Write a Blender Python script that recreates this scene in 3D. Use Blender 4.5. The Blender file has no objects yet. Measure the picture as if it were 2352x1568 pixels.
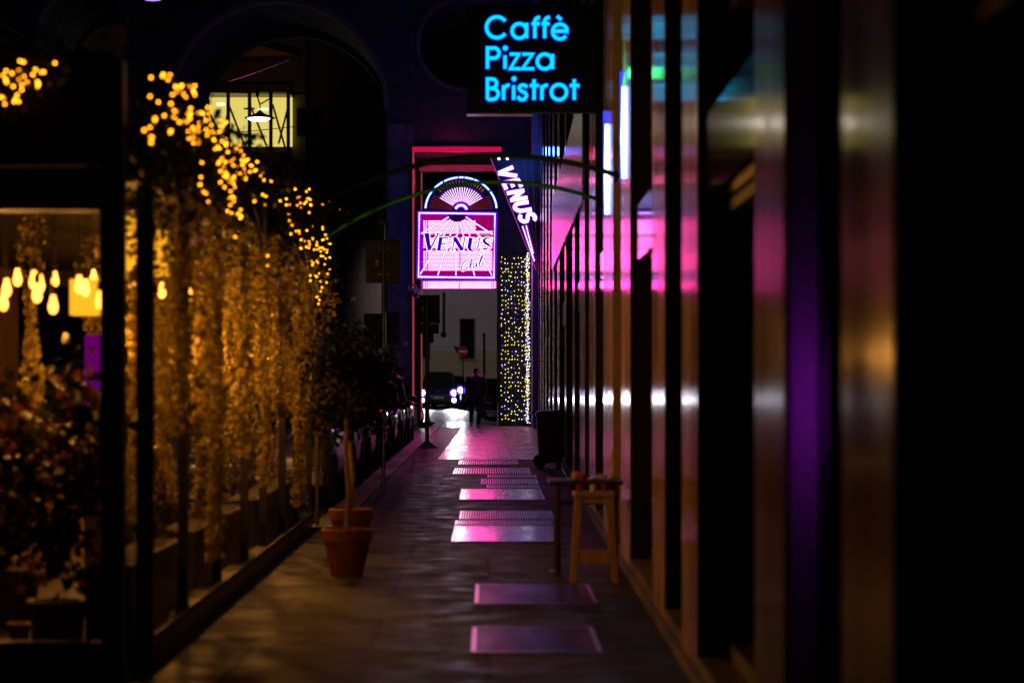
import bpy, bmesh, math, random
from mathutils import Vector, Matrix, noise
R = math.radians
rng = random.Random(7)
SC = bpy.context.scene
COL = SC.collection
H, F = 1.42, 5554.0            # eye height; focal length in units of the 2352-wide view
VU, VV = 1120.0, 870.0

def at(u, v, Y):
    return Vector(((u - VU) * Y / F, Y, H - (v - VV) * Y / F))
def gx(u, Y): return (u - VU) * Y / F
def gz(v, Y): return H - (v - VV) * Y / F

# ------------------------------------------------------------------ materials
def nodes(name):
    m = bpy.data.materials.new(name); m.use_nodes = True
    nt = m.node_tree; nt.nodes.clear()
    out = nt.nodes.new('ShaderNodeOutputMaterial')
    return m, nt, out
def mat(name, col, rough=0.5, metal=0.0, spec=0.5, var=0.0, scale=6.0, bump=0.0, bscale=None, rvar=0.0, coat=0.0, trans=0.0, stretch=(1,1,1)):
    m, nt, out = nodes(name)
    b = nt.nodes.new('ShaderNodeBsdfPrincipled')
    b.inputs['Base Color'].default_value = (*col, 1)
    b.inputs['Roughness'].default_value = rough
    b.inputs['Metallic'].default_value = metal
    b.inputs['Specular IOR Level'].default_value = spec
    b.inputs['Coat Weight'].default_value = coat
    b.inputs['Coat Roughness'].default_value = 0.08
    last = b.outputs[0]
    if var or bump or rvar:
        tc = nt.nodes.new('ShaderNodeTexCoord')
        mp = nt.nodes.new('ShaderNodeMapping'); mp.inputs['Scale'].default_value = stretch
        geo = nt.nodes.new('ShaderNodeNewGeometry')
        nt.links.new(geo.outputs['Position'], mp.inputs[0])
        n = nt.nodes.new('ShaderNodeTexNoise'); n.inputs['Scale'].default_value = scale
        n.inputs['Detail'].default_value = 6; n.inputs['Roughness'].default_value = 0.65
        nt.links.new(mp.outputs[0], n.inputs['Vector'])
        if var:
            mr = nt.nodes.new('ShaderNodeMapRange')
            mr.inputs[1].default_value = 0.3; mr.inputs[2].default_value = 0.7
            mr.inputs[3].default_value = 1 - var; mr.inputs[4].default_value = 1 + var
            nt.links.new(n.outputs[0], mr.inputs[0])
            mx = nt.nodes.new('ShaderNodeMix'); mx.data_type = 'RGBA'; mx.blend_type = 'MULTIPLY'
            mx.inputs[0].default_value = 1; mx.inputs[6].default_value = (*col, 1)
            nt.links.new(mr.outputs[0], mx.inputs[7]); nt.links.new(mx.outputs[2], b.inputs['Base Color'])
        if rvar:
            mr = nt.nodes.new('ShaderNodeMapRange')
            mr.inputs[1].default_value = 0.3; mr.inputs[2].default_value = 0.7
            mr.inputs[3].default_value = max(0.02, rough - rvar); mr.inputs[4].default_value = rough + rvar
            nt.links.new(n.outputs[0], mr.inputs[0]); nt.links.new(mr.outputs[0], b.inputs['Roughness'])
        if bump:
            n2 = nt.nodes.new('ShaderNodeTexNoise'); n2.inputs['Scale'].default_value = bscale or scale * 6
            n2.inputs['Detail'].default_value = 4
            nt.links.new(mp.outputs[0], n2.inputs['Vector'])
            bp = nt.nodes.new('ShaderNodeBump'); bp.inputs['Strength'].default_value = bump; bp.inputs['Distance'].default_value = 0.02
            nt.links.new(n2.outputs[0], bp.inputs['Height']); nt.links.new(bp.outputs[0], b.inputs['Normal'])
    if trans:
        t = nt.nodes.new('ShaderNodeBsdfTranslucent'); t.inputs[0].default_value = (*[min(1, c * 1.6) for c in col], 1)
        mix = nt.nodes.new('ShaderNodeMixShader'); mix.inputs[0].default_value = trans
        nt.links.new(b.outputs[0], mix.inputs[1]); nt.links.new(t.outputs[0], mix.inputs[2]); last = mix.outputs[0]
    nt.links.new(last, out.inputs[0])
    return m
def emit(name, col, s):
    m, nt, out = nodes(name)
    e = nt.nodes.new('ShaderNodeEmission'); e.inputs[0].default_value = (*col, 1); e.inputs[1].default_value = s
    nt.links.new(e.outputs[0], out.inputs[0]); return m
def thin_glass(name, tint=(0.9, 0.9, 0.9), ior=1.2, rough=0.02):
    m, nt, out = nodes(name)
    t = nt.nodes.new('ShaderNodeBsdfTransparent'); t.inputs[0].default_value = (*tint, 1)
    g = nt.nodes.new('ShaderNodeBsdfGlossy'); g.inputs['Roughness'].default_value = rough
    lw = nt.nodes.new('ShaderNodeLayerWeight'); lw.inputs[0].default_value = 0.5
    pw = nt.nodes.new('ShaderNodeMath'); pw.operation = 'POWER'; pw.inputs[1].default_value = 9
    f = nt.nodes.new('ShaderNodeMath'); f.operation = 'MULTIPLY'; f.inputs[1].default_value = ior - 1
    nt.links.new(lw.outputs['Facing'], pw.inputs[0]); nt.links.new(pw.outputs[0], f.inputs[0])
    mx = nt.nodes.new('ShaderNodeMixShader')
    nt.links.new(f.outputs[0], mx.inputs[0]); nt.links.new(t.outputs[0], mx.inputs[1]); nt.links.new(g.outputs[0], mx.inputs[2])
    nt.links.new(mx.outputs[0], out.inputs[0]); return m
def brick_mat(name, c1, c2, mortar, bw, rh, msize, rough, rvar=0.1, bump=0.4, plane='xy', spec=0.5, rot=0.0, off=0.5):
    m, nt, out = nodes(name)
    b = nt.nodes.new('ShaderNodeBsdfPrincipled')
    geo = nt.nodes.new('ShaderNodeNewGeometry')
    mp = nt.nodes.new('ShaderNodeMapping')
    if plane == 'xz': mp.inputs['Rotation'].default_value = (R(-90), 0, 0)
    else: mp.inputs['Rotation'].default_value = (0, 0, rot)
    nt.links.new(geo.outputs['Position'], mp.inputs[0])
    br = nt.nodes.new('ShaderNodeTexBrick'); br.offset = off
    br.inputs['Color1'].default_value = (*c1, 1); br.inputs['Color2'].default_value = (*c2, 1); br.inputs['Mortar'].default_value = (*mortar, 1)
    br.inputs['Scale'].default_value = 1; br.inputs['Mortar Size'].default_value = msize
    br.inputs['Brick Width'].default_value = bw; br.inputs['Row Height'].default_value = rh
    nt.links.new(mp.outputs[0], br.inputs[0])
    n = nt.nodes.new('ShaderNodeTexNoise'); n.inputs['Scale'].default_value = 3; n.inputs['Detail'].default_value = 6
    nt.links.new(geo.outputs['Position'], n.inputs[0])
    mx = nt.nodes.new('ShaderNodeMix'); mx.data_type = 'RGBA'; mx.blend_type = 'OVERLAY'; mx.inputs[0].default_value = 0.6
    nt.links.new(br.outputs[0], mx.inputs[6]); nt.links.new(n.outputs[0], mx.inputs[7]); nt.links.new(mx.outputs[2], b.inputs['Base Color'])
    mr = nt.nodes.new('ShaderNodeMapRange'); mr.inputs[1].default_value = 0.3; mr.inputs[2].default_value = 0.7
    mr.inputs[3].default_value = rough - rvar; mr.inputs[4].default_value = rough + rvar
    nt.links.new(n.outputs[0], mr.inputs[0]); nt.links.new(mr.outputs[0], b.inputs['Roughness'])
    b.inputs['Specular IOR Level'].default_value = spec
    sub = nt.nodes.new('ShaderNodeMath'); sub.operation = 'MULTIPLY'; sub.inputs[1].default_value = -1
    nt.links.new(br.outputs['Fac'], sub.inputs[0])
    n3 = nt.nodes.new('ShaderNodeTexNoise'); n3.inputs['Scale'].default_value = 25; n3.inputs['Detail'].default_value = 3
    nt.links.new(geo.outputs['Position'], n3.inputs[0])
    ad = nt.nodes.new('ShaderNodeMath'); ad.operation = 'ADD'
    nt.links.new(sub.outputs[0], ad.inputs[0]); nt.links.new(n3.outputs[0], ad.inputs[1])
    bp = nt.nodes.new('ShaderNodeBump'); bp.inputs['Strength'].default_value = bump; bp.inputs['Distance'].default_value = 0.01
    nt.links.new(ad.outputs[0], bp.inputs['Height']); nt.links.new(bp.outputs[0], b.inputs['Normal'])
    nt.links.new(b.outputs[0], out.inputs[0]); return m

M = {}
M['asphalt'] = mat('asphalt', (0.036, 0.033, 0.031), 0.7, spec=0.14, var=0.6, scale=1.6, bump=0.5, bscale=40, rvar=0.2, stretch=(0.35, 1.6, 1))
M['slabs'] = brick_mat('sidewalk_slabs', (0.042, 0.039, 0.037), (0.026, 0.025, 0.024), (0.007, 0.007, 0.007), 1.25, 1.6, 0.02, 0.62, 0.2, 0.35, spec=0.13)
M['road'] = mat('road_asphalt', (0.045, 0.045, 0.047), 0.5, spec=0.4, var=0.4, scale=1.0, bump=0.4, bscale=35, rvar=0.15)
M['ground'] = mat('ground', (0.04, 0.04, 0.042), 0.7, var=0.3, scale=0.6)
M['tiles'] = brick_mat('paving_tiles', (0.62, 0.54, 0.53), (0.36, 0.31, 0.31), (0.05, 0.045, 0.045), 0.42, 0.42, 0.014, 0.32, 0.16, 0.45)
M['kerb'] = brick_mat('kerb_granite', (0.32, 0.31, 0.31), (0.22, 0.215, 0.21), (0.05, 0.05, 0.05), 1.1, 3.0, 0.015, 0.6, 0.1, 0.3, rot=R(90))
M['steel'] = mat('steel_plate', (0.15, 0.17, 0.24), 0.19, 0.9, var=0.35, scale=3, rvar=0.1, bump=0.06, bscale=30, stretch=(1, 0.25, 1))
M['steeldark'] = mat('dim_steel_plate', (0.020, 0.022, 0.045), 0.34, 0.0, spec=0.03, var=0.5, scale=3, rvar=0.08, bump=0.12, bscale=25, stretch=(1, 0.25, 1))  # darker copy of the steel; weaker reflection put into the material
M['bars'] = mat('steel_bars', (0.5, 0.5, 0.52), 0.28, 0.95, var=0.3, scale=9)
M['pit'] = mat('grate_pit', (0.006, 0.006, 0.006), 0.9)
M['stone'] = mat('polished_stone', (0.62, 0.40, 0.22), 0.13, spec=0.04, var=0.4, scale=2.2, rvar=0.06, bump=0.05, bscale=9, coat=0.0, stretch=(1, 1, 0.35))
M['wallstone'] = mat('matt_stone', (0.16, 0.115, 0.075), 0.55, var=0.3, scale=3)
M['shopglass'] = mat('shop_glass', (0.006, 0.006, 0.007), 0.05, spec=0.5)
M['transom'] = mat('transom_panel', (0.035, 0.03, 0.035), 0.07, spec=0.8, coat=0.2)
M['dark'] = mat('dark_metal', (0.018, 0.018, 0.019), 0.4, 0.3, var=0.3, scale=5)
M['black'] = mat('black_frame', (0.010, 0.010, 0.010), 0.55)
M['fascia'] = mat('fascia_metal', (0.16, 0.27, 0.45), 0.22, 0.85, var=0.25, scale=4, stretch=(1, 6, 0.2), rvar=0.08)  # blue reflection put into the base colour
M['gate'] = brick_mat('gate_stone', (0.10, 0.11, 0.12), (0.075, 0.08, 0.09), (0.025, 0.025, 0.03), 1.6, 0.85, 0.012, 0.75, 0.1, 0.25, plane='xz')
M['pier'] = mat('blotched_marble', (0.17, 0.17, 0.20), 0.45, var=0.7, scale=1.4, bump=0.1)
M['rim'] = mat('arch_stone', (0.26, 0.21, 0.18), 0.7, var=0.2, scale=3)
M['plaster'] = mat('grey_plaster', (0.30, 0.27, 0.30), 0.9, var=0.15, scale=0.8)
M['dado'] = mat('ochre_plaster', (0.26, 0.22, 0.13), 0.9, var=0.2, scale=1.0)
M['oldwall'] = mat('old_render', (0.16, 0.15, 0.13), 0.9, var=0.2, scale=0.6)
M['brownwall'] = mat('brown_render', (0.19, 0.15, 0.14), 0.9, var=0.2, scale=0.6)
M['winframe'] = mat('window_frame', (0.12, 0.11, 0.10), 0.6)
M['orangewall'] = mat('ochre_eaves', (0.40, 0.22, 0.08), 0.8, var=0.15, scale=1)
M['vglass'] = thin_glass('veranda_glass', (0.96, 0.95, 0.93), 1.30)
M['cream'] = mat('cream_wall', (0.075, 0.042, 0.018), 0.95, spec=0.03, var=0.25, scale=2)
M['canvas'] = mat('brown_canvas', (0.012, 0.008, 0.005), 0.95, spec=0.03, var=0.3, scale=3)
M['deck'] = mat('timber_deck', (0.04, 0.025, 0.014), 0.6, var=0.4, scale=6, stretch=(8, 0.6, 1))
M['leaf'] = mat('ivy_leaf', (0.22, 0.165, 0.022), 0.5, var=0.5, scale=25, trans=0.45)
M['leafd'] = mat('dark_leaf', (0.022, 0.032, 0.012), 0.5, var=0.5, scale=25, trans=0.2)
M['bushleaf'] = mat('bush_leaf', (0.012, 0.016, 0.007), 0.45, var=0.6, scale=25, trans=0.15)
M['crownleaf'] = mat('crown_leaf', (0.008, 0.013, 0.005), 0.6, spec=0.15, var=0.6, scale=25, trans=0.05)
M['redleaf'] = mat('red_leaf', (0.10, 0.028, 0.012), 0.5, var=0.5, scale=25, trans=0.4)
M['stem'] = mat('plant_stem', (0.07, 0.045, 0.02), 0.8)
M['bark'] = mat('bark', (0.20, 0.12, 0.06), 0.85, var=0.4, scale=30, bump=0.5)
M['soil'] = mat('soil', (0.025, 0.016, 0.01), 0.95, var=0.4, scale=40)
M['terra'] = mat('terracotta', (0.20, 0.055, 0.02), 0.6, var=0.2, scale=8, bump=0.05)
M['greypot'] = mat('grey_pot', (0.16, 0.19, 0.18), 0.7, var=0.15, scale=5)
M['wood'] = mat('pale_wood', (0.50, 0.31, 0.13), 0.4, var=0.25, scale=14, stretch=(1, 1, 0.15), spec=0.5)
M['darkwood'] = mat('dark_wood', (0.045, 0.03, 0.022), 0.4, var=0.3, scale=10, stretch=(1, 1, 0.2))
M['pole'] = mat('pole_steel', (0.10, 0.12, 0.12), 0.4, 0.6, var=0.3, scale=12)
M['polepink'] = mat('painted_pole', (0.36, 0.30, 0.32), 0.5)
M['signback'] = mat('sign_back', (0.022, 0.025, 0.028), 0.5, 0.3, var=0.2, scale=8)
M['signblue'] = mat('blue_sign_back', (0.05, 0.08, 0.20), 0.5)
M['paper'] = mat('sticker_paper', (0.5, 0.5, 0.5), 0.7, var=0.25, scale=60)
M['white'] = mat('white_paint', (0.75, 0.75, 0.76), 0.45)
M['redsign'] = mat('red_sign_face', (0.5, 0.015, 0.02), 0.4)
M['concrete'] = mat('concrete', (0.16, 0.15, 0.13), 0.85, var=0.3, scale=12, bump=0.4)
M['plastic'] = mat('bin_plastic', (0.012, 0.013, 0.014), 0.35, var=0.2, scale=10)
M['tyre'] = mat('tyre_rubber', (0.015, 0.015, 0.015), 0.75)
M['chrome'] = mat('chrome', (0.7, 0.7, 0.7), 0.12, 1.0)
M['carglass'] = mat('car_glass', (0.008, 0.009, 0.010), 0.04, spec=0.6)
for nm, c in (('grey', (0.30, 0.33, 0.34)), ('silver', (0.33, 0.34, 0.36)), ('mauve', (0.20, 0.19, 0.2)), ('black', (0.012, 0.012, 0.014)), ('blue', (0.025, 0.04, 0.075)), ('red', (0.10, 0.012, 0.014))):
    M['car_' + nm] = mat('car_paint_' + nm, c, 0.28, 0.4, coat=0.9, var=0.08, scale=3)
M['lens'] = mat('lamp_lens', (0.5, 0.52, 0.55), 0.05, 0.6, coat=1.0)
M['taillens'] = mat('tail_lens', (0.25, 0.01, 0.02), 0.08, coat=1.0)
M['plate'] = mat('number_plate', (0.6, 0.6, 0.6), 0.4)
M['ink'] = mat('black_ink', (0.01, 0.01, 0.012), 0.6)
M['skin'] = mat('skin', (0.38, 0.20, 0.13), 0.5)
M['hair'] = mat('hair', (0.015, 0.010, 0.008), 0.6)
M['jacket'] = mat('dark_jacket', (0.012, 0.014, 0.02), 0.55, var=0.3, scale=20, bump=0.25, bscale=30)
M['trousers'] = mat('dark_trousers', (0.012, 0.012, 0.015), 0.8, var=0.3, scale=20)
M['sneaker'] = mat('pale_sneaker', (0.55, 0.57, 0.62), 0.5, var=0.2, scale=50)
M['sole'] = mat('dark_sole', (0.03, 0.03, 0.045), 0.6)
M['bag'] = mat('black_bag', (0.010, 0.010, 0.011), 0.5)
M['cable'] = mat('cable', (0.7, 0.68, 0.64), 0.4, 0.5)
M['darkcable'] = mat('dark_cable', (0.02, 0.02, 0.02), 0.5)
M['greentube'] = mat('green_tube', (0.05, 0.42, 0.10), 0.35, var=0.2, scale=6)
M['darkgreen'] = mat('dark_green_tube', (0.012, 0.03, 0.016), 0.4)
M['orange'] = mat('orange_peel', (0.7, 0.25, 0.03), 0.45)
M['greenpeel'] = mat('green_peel', (0.2, 0.35, 0.05), 0.4)
M['porcelain'] = mat('porcelain', (0.6, 0.6, 0.62), 0.2)
M['redglass'] = mat('red_glass', (0.4, 0.03, 0.03), 0.1, coat=1)
M['wallbase'] = mat('dark_wall', (0.05, 0.038, 0.028), 0.5, var=0.3, scale=4)
# lit things
E = {}
E['cyan'] = emit('neon_cyan', (0.0, 0.74, 1.0), 1.2)
E['cyanrim'] = emit('neon_cyan_rim', (0.01, 0.06, 1.0), 1.0)
E['whiteneon'] = emit('neon_white', (1.0, 0.60, 1.0), 2.6)
E['louver'] = emit('neon_pink_white', (1.0, 0.035, 0.29), 42.0)
E['violet'] = emit('neon_violet', (0.16, 0.0, 1.0), 1.6)
E['blue'] = emit('neon_blue', (0.02, 0.03, 1.0), 2.5)
E['bluewhite'] = emit('neon_blue_white', (0.25, 0.4, 1.0), 6.0)
E['crimson'] = emit('neon_crimson', (0.40, 0.0, 0.13), 0.8)
E['magenta'] = emit('neon_magenta', (0.33, 0.0, 0.28), 0.8)
E['redneon'] = emit('neon_red', (1.0, 0.02, 0.12), 1.4)
E['orangeneon'] = emit('neon_orange', (1.0, 0.35, 0.05), 1.0)
E['navy'] = emit('sign_navy', (0.012, 0.0, 0.05), 1.0)
E['letterblue'] = emit('letter_blue', (0.03, 0.0, 0.50), 1.0)
E['fairy'] = emit('fairy_amber', (1.0, 0.33, 0.012), 9.0)
E['bulb'] = emit('filament_bulb', (1.0, 0.32, 0.04), 7.5)
E['shade'] = emit('lit_lamp_shade', (1.0, 0.40, 0.015), 1.5)
E['ledy'] = emit('led_yellow', (1.0, 0.75, 0.12), 5.0)
E['ledw'] = emit('led_white', (0.8, 0.75, 1.0), 6.0)
E['ledb'] = emit('led_blue', (0.05, 0.05, 1.0), 6.0)
E['head'] = emit('headlight', (0.85, 0.8, 1.0), 14.0)
E['headrim'] = emit('headlight_rim', (0.16, 0.03, 1.0), 2.2)
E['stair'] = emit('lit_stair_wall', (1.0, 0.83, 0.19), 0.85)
E['stairlamp'] = emit('stair_lamp', (1.0, 0.95, 0.6), 3.0)
E['winlit'] = emit('lit_window', (1.0, 0.5, 0.12), 0.22)
E['lampw'] = emit('street_lamp_glow', (0.85, 0.75, 1.0), 5.0)
E['purple'] = emit('purple_panel', (0.30, 0.0, 0.32), 0.4)
E['tube'] = emit('tube_white', (0.35, 0.5, 1.0), 8.0)
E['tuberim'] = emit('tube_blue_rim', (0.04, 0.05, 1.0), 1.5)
E['tubegreen'] = emit('tube_green', (0.05, 1.0, 0.1), 1.2)

# ------------------------------------------------------------------ mesh builder
class MB:
    def __init__(s): s.v = []; s.f = []
    def add(s, vs, fs):
        o = len(s.v); s.v += [Vector(v) for v in vs]; s.f += [tuple(i + o for i in f) for f in fs]; return s
    def box(s, x0, x1, y0, y1, z0, z1):
        return s.add([(x0,y0,z0),(x1,y0,z0),(x1,y1,z0),(x0,y1,z0),(x0,y0,z1),(x1,y0,z1),(x1,y1,z1),(x0,y1,z1)],
                     [(0,3,2,1),(4,5,6,7),(0,1,5,4),(1,2,6,5),(2,3,7,6),(3,0,4,7)])
    def hexa(s, b, t):      # bottom quad, top quad
        return s.add(list(b) + list(t), [(0,3,2,1),(4,5,6,7),(0,1,5,4),(1,2,6,5),(2,3,7,6),(3,0,4,7)])
    def tube(s, pts, r, n=8, closed=False):
        pts = [Vector(p) for p in pts]; k = len(pts); o = len(s.v)
        rr = r if isinstance(r, (list, tuple)) else [r] * k
        for i, p in enumerate(pts):
            a = pts[(i - 1) % k] if (closed or i > 0) else p
            b = pts[(i + 1) % k] if (closed or i < k - 1) else p
            d = (b - a).normalized() if (b - a).length > 1e-9 else Vector((0, 0, 1))
            up = Vector((0, 0, 1)) if abs(d.z) < 0.9 else Vector((0, 1, 0))
            x = d.cross(up).normalized(); y = x.cross(d)
            for j in range(n):
                t = 2 * math.pi * j / n
                s.v.append(p + (x * math.cos(t) + y * math.sin(t)) * rr[i])
        m = k if closed else k - 1
        for i in range(m):
            for j in range(n):
                a = o + i * n + j; b = o + i * n + (j + 1) % n
                c = o + ((i + 1) % k) * n + (j + 1) % n; d = o + ((i + 1) % k) * n + j
                s.f.append((a, b, c, d))
        if not closed:
            s.f.append(tuple(o + j for j in range(n))[::-1]); s.f.append(tuple(o + (k - 1) * n + j for j in range(n)))
        return s
    def lathe(s, prof, n=24, c=(0, 0, 0), axis='z'):
        o = len(s.v); c = Vector(c)
        for r, h in prof:
            for j in range(n):
                t = 2 * math.pi * j / n; a, b = r * math.cos(t), r * math.sin(t)
                s.v.append(c + (Vector((a, b, h)) if axis == 'z' else Vector((h, a, b)) if axis == 'x' else Vector((a, h, b))))
        for i in range(len(prof) - 1):
            for j in range(n):
                s.f.append((o + i*n + j, o + i*n + (j+1) % n, o + (i+1)*n + (j+1) % n, o + (i+1)*n + j))
        s.f.append(tuple(o + j for j in range(n))[::-1]); s.f.append(tuple(o + (len(prof)-1)*n + j for j in range(n)))
        return s
    def ball(s, c, r, n=8, m=6, sc=(1,1,1)):
        c = Vector(c)
        prof = [(max(1e-4, math.sin(math.pi*i/m)) * r, -math.cos(math.pi*i/m) * r) for i in range(m + 1)]
        o = len(s.v); s.lathe(prof, n)
        for i in range(o, len(s.v)):
            v = s.v[i]; s.v[i] = Vector((v.x*sc[0], v.y*sc[1], v.z*sc[2])) + c
        return s
    def ico(s, c, r):
        c = Vector(c); t = (1 + 5**.5) / 2; k = r / math.sqrt(1 + t*t)
        vs = [(-1,t,0),(1,t,0),(-1,-t,0),(1,-t,0),(0,-1,t),(0,1,t),(0,-1,-t),(0,1,-t),(t,0,-1),(t,0,1),(-t,0,-1),(-t,0,1)]
        fs = [(0,11,5),(0,5,1),(0,1,7),(0,7,10),(0,10,11),(1,5,9),(5,11,4),(11,10,2),(10,7,6),(7,1,8),(3,9,4),(3,4,2),(3,2,6),(3,6,8),(3,8,9),(4,9,5),(2,4,11),(6,2,10),(8,6,7),(9,8,1)]
        return s.add([c + Vector(v) * k for v in vs], fs)
    def poly(s, pts, y0, y1):          # (x,z) outline as a prism between y0 and y1
        n = len(pts); o = len(s.v)
        s.v += [Vector((p[0], y0, p[1])) for p in pts] + [Vector((p[0], y1, p[1])) for p in pts]
        s.f.append(tuple(range(o, o + n))); s.f.append(tuple(range(o + 2*n - 1, o + n - 1, -1)))
        for i in range(n):
            j = (i + 1) % n; s.f.append((o + i, o + n + i, o + n + j, o + j))
        return s
    def ribbon(s, pts, w, y, d=0.012, closed=False):   # flat stroke in an xz plane
        k = len(pts); P = [Vector((p[0], p[1])) for p in pts]
        ww = w if isinstance(w, (list, tuple)) else [w] * k
        L, Rr = [], []
        for i in range(k):
            a = P[(i-1) % k] if (closed or i > 0) else None
            b = P[(i+1) % k] if (closed or i < k-1) else None
            d0 = (P[i]-a).normalized() if a is not None else None
            d1 = (b-P[i]).normalized() if b is not None else None
            d0 = d0 if d0 is not None else d1; d1 = d1 if d1 is not None else d0
            t = (d0 + d1); t = t.normalized() if t.length > 1e-6 else d0
            nrm = Vector((-t.y, t.x)); c = max(0.6, abs(t.dot(d0)))
            L.append(P[i] + nrm * ww[i] / 2 / c); Rr.append(P[i] - nrm * ww[i] / 2 / c)
        o = len(s.v)
        for i in range(k):
            for q, yy in ((L[i], y), (Rr[i], y), (Rr[i], y + d), (L[i], y + d)):
                s.v.append(Vector((q.x, yy, q.y)))
        for i in range(k if closed else k - 1):
            a = o + 4*i; b = o + 4*((i+1) % k)
            for j in range(4):
                s.f.append((a + j, a + (j+1) % 4, b + (j+1) % 4, b + j))
        if not closed:
            s.f.append((o+3, o+2, o+1, o)); e = o + 4*(k-1); s.f.append((e, e+1, e+2, e+3))
        return s
    def move(s, v):
        v = Vector(v); s.v = [p + v for p in s.v]; return s
    def rotz(s, a):
        m = Matrix.Rotation(a, 3, 'Z'); s.v = [m @ p for p in s.v]; return s
    def mesh(s, name, m=None, smooth=False, off=(0,0,0)):
        me = bpy.data.meshes.new(name); off = Vector(off)
        me.from_pydata([tuple(p - off) for p in s.v], [], s.f); me.update()
        bm = bmesh.new(); bm.from_mesh(me); bmesh.ops.recalc_face_normals(bm, faces=bm.faces[:]); bm.to_mesh(me); bm.free()
        if m: me.materials.append(m)
        if smooth:
            for p in me.polygons: p.use_smooth = True
        return me

def link(name, me, parent=None, loc=(0,0,0)):
    o = bpy.data.objects.new(name, me); COL.objects.link(o); o.location = loc
    if parent is not None: o.parent = parent
    return o
WORLD = {}
def wloc(o):
    v = Vector(o.location)
    while o.parent: o = o.parent; v += o.location
    return v
def thing(name, label, cat, loc=(0,0,0), group=None):
    o = bpy.data.objects.new(name, None); COL.objects.link(o); o.location = loc
    o.empty_display_size = 0.2
    o['label'] = label; o['category'] = cat
    if group: o['group'] = group
    return o
def part(name, mb, m, parent, smooth=False, label=None, bevel=0):   # mb in world coordinates
    o = link(name, mb.mesh(name, m, smooth, wloc(parent)), parent)
    if label: o['label'] = label
    if bevel:
        b = o.modifiers.new('edge', 'BEVEL'); b.width = bevel; b.segments = 2; b.limit_method = 'ANGLE'
    return o
def solo(name, mb, m, label, cat, group=None, smooth=False):
    xs = [p.x for p in mb.v]; ys = [p.y for p in mb.v]; zs = [p.z for p in mb.v]
    c = Vector(((min(xs)+max(xs))/2, (min(ys)+max(ys))/2, min(zs)))
    o = link(name, mb.mesh(name, m, smooth, c), None, c)
    o['label'] = label; o['category'] = cat
    if group: o['group'] = group
    return o
def struct(name, mb, m, smooth=False):
    o = link(name, mb.mesh(name, m, smooth)); o['kind'] = 'structure'; return o
def copy_tree(o, parent=None):
    c = o.copy(); COL.objects.link(c)
    if parent is not None: c.parent = parent
    for ch in list(o.children): copy_tree(ch, c)
    return c
def arc(cx, cz, rx, rz, a0, a1, n=16):
    return [(cx + rx*math.cos(R(a0 + (a1-a0)*i/n)), cz + rz*math.sin(R(a0 + (a1-a0)*i/n))) for i in range(n+1)]
def spline(pts, n=6):
    out = []
    for i in range(len(pts) - 1):
        p0 = Vector(pts[max(i-1, 0)]); p1 = Vector(pts[i]); p2 = Vector(pts[i+1]); p3 = Vector(pts[min(i+2, len(pts)-1)])
        for k in range(n):
            t = k / n
            out.append(0.5*((2*p1)+(p2-p0)*t+(2*p0-5*p1+4*p2-p3)*t*t+(3*p1-p0-3*p2+p3)*t**3))
    out.append(Vector(pts[-1])); return [tuple(p) for p in out]
def hull_caps(caps):          # tapered capsules joined later into one skin
    bm = bmesh.new()
    for (a, ra, b, rb) in caps:
        t = bmesh.new()
        for c, r in ((a, ra), (b, rb)):
            sx = r if isinstance(r, (tuple, list)) else (r, r, r)
            bmesh.ops.create_icosphere(t, subdivisions=2, radius=1, matrix=Matrix.Translation(c) @ Matrix.Diagonal((*sx, 1)))
        h = bmesh.ops.convex_hull(t, input=t.verts[:])
        junk = [g for g in h['geom_interior'] + h['geom_unused'] if isinstance(g, bmesh.types.BMVert)]
        if junk: bmesh.ops.delete(t, geom=list(set(junk)), context='VERTS')
        me = bpy.data.meshes.new('t'); t.to_mesh(me); t.free(); bm.from_mesh(me); bpy.data.meshes.remove(me)
    return bm
def organic(name, caps, m, parent, voxel=0.012, smooth=4):
    bm = hull_caps(caps); me = bpy.data.meshes.new(name); bm.to_mesh(me); bm.free()
    o = bpy.data.objects.new('tmp', me); COL.objects.link(o)
    r = o.modifiers.new('r', 'REMESH'); r.mode = 'VOXEL'; r.voxel_size = voxel
    sm = o.modifiers.new('s', 'SMOOTH'); sm.factor = 0.5; sm.iterations = smooth
    dg = bpy.context.evaluated_depsgraph_get(); dg.update()
    me2 = bpy.data.meshes.new_from_object(o.evaluated_get(dg)); bpy.data.objects.remove(o); bpy.data.meshes.remove(me)
    me2.name = name; me2.materials.clear(); me2.materials.append(m)
    for p in me2.polygons: p.use_smooth = True
    return link(name, me2, parent)
def text_mb(body, size, shear=0.0, bold=0.0, align='CENTER'):
    cu = bpy.data.curves.new('t', 'FONT'); cu.body = body; cu.size = size; cu.shear = shear; cu.offset = bold; cu.align_x = align; cu.align_y = 'CENTER'
    cu.resolution_u = 3
    o = bpy.data.objects.new('t', cu); COL.objects.link(o)
    dg = bpy.context.evaluated_depsgraph_get(); dg.update()
    me = bpy.data.meshes.new_from_object(o.evaluated_get(dg))
    mb = MB(); mb.add([(v.co.x, 0, v.co.y) for v in me.vertices], [tuple(p.vertices) for p in me.polygons])
    bpy.data.objects.remove(o); bpy.data.curves.remove(cu); bpy.data.meshes.remove(me); return mb

def FX(Y): return 0.9 + 0.0075 * Y       # the shop front's street face

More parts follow.
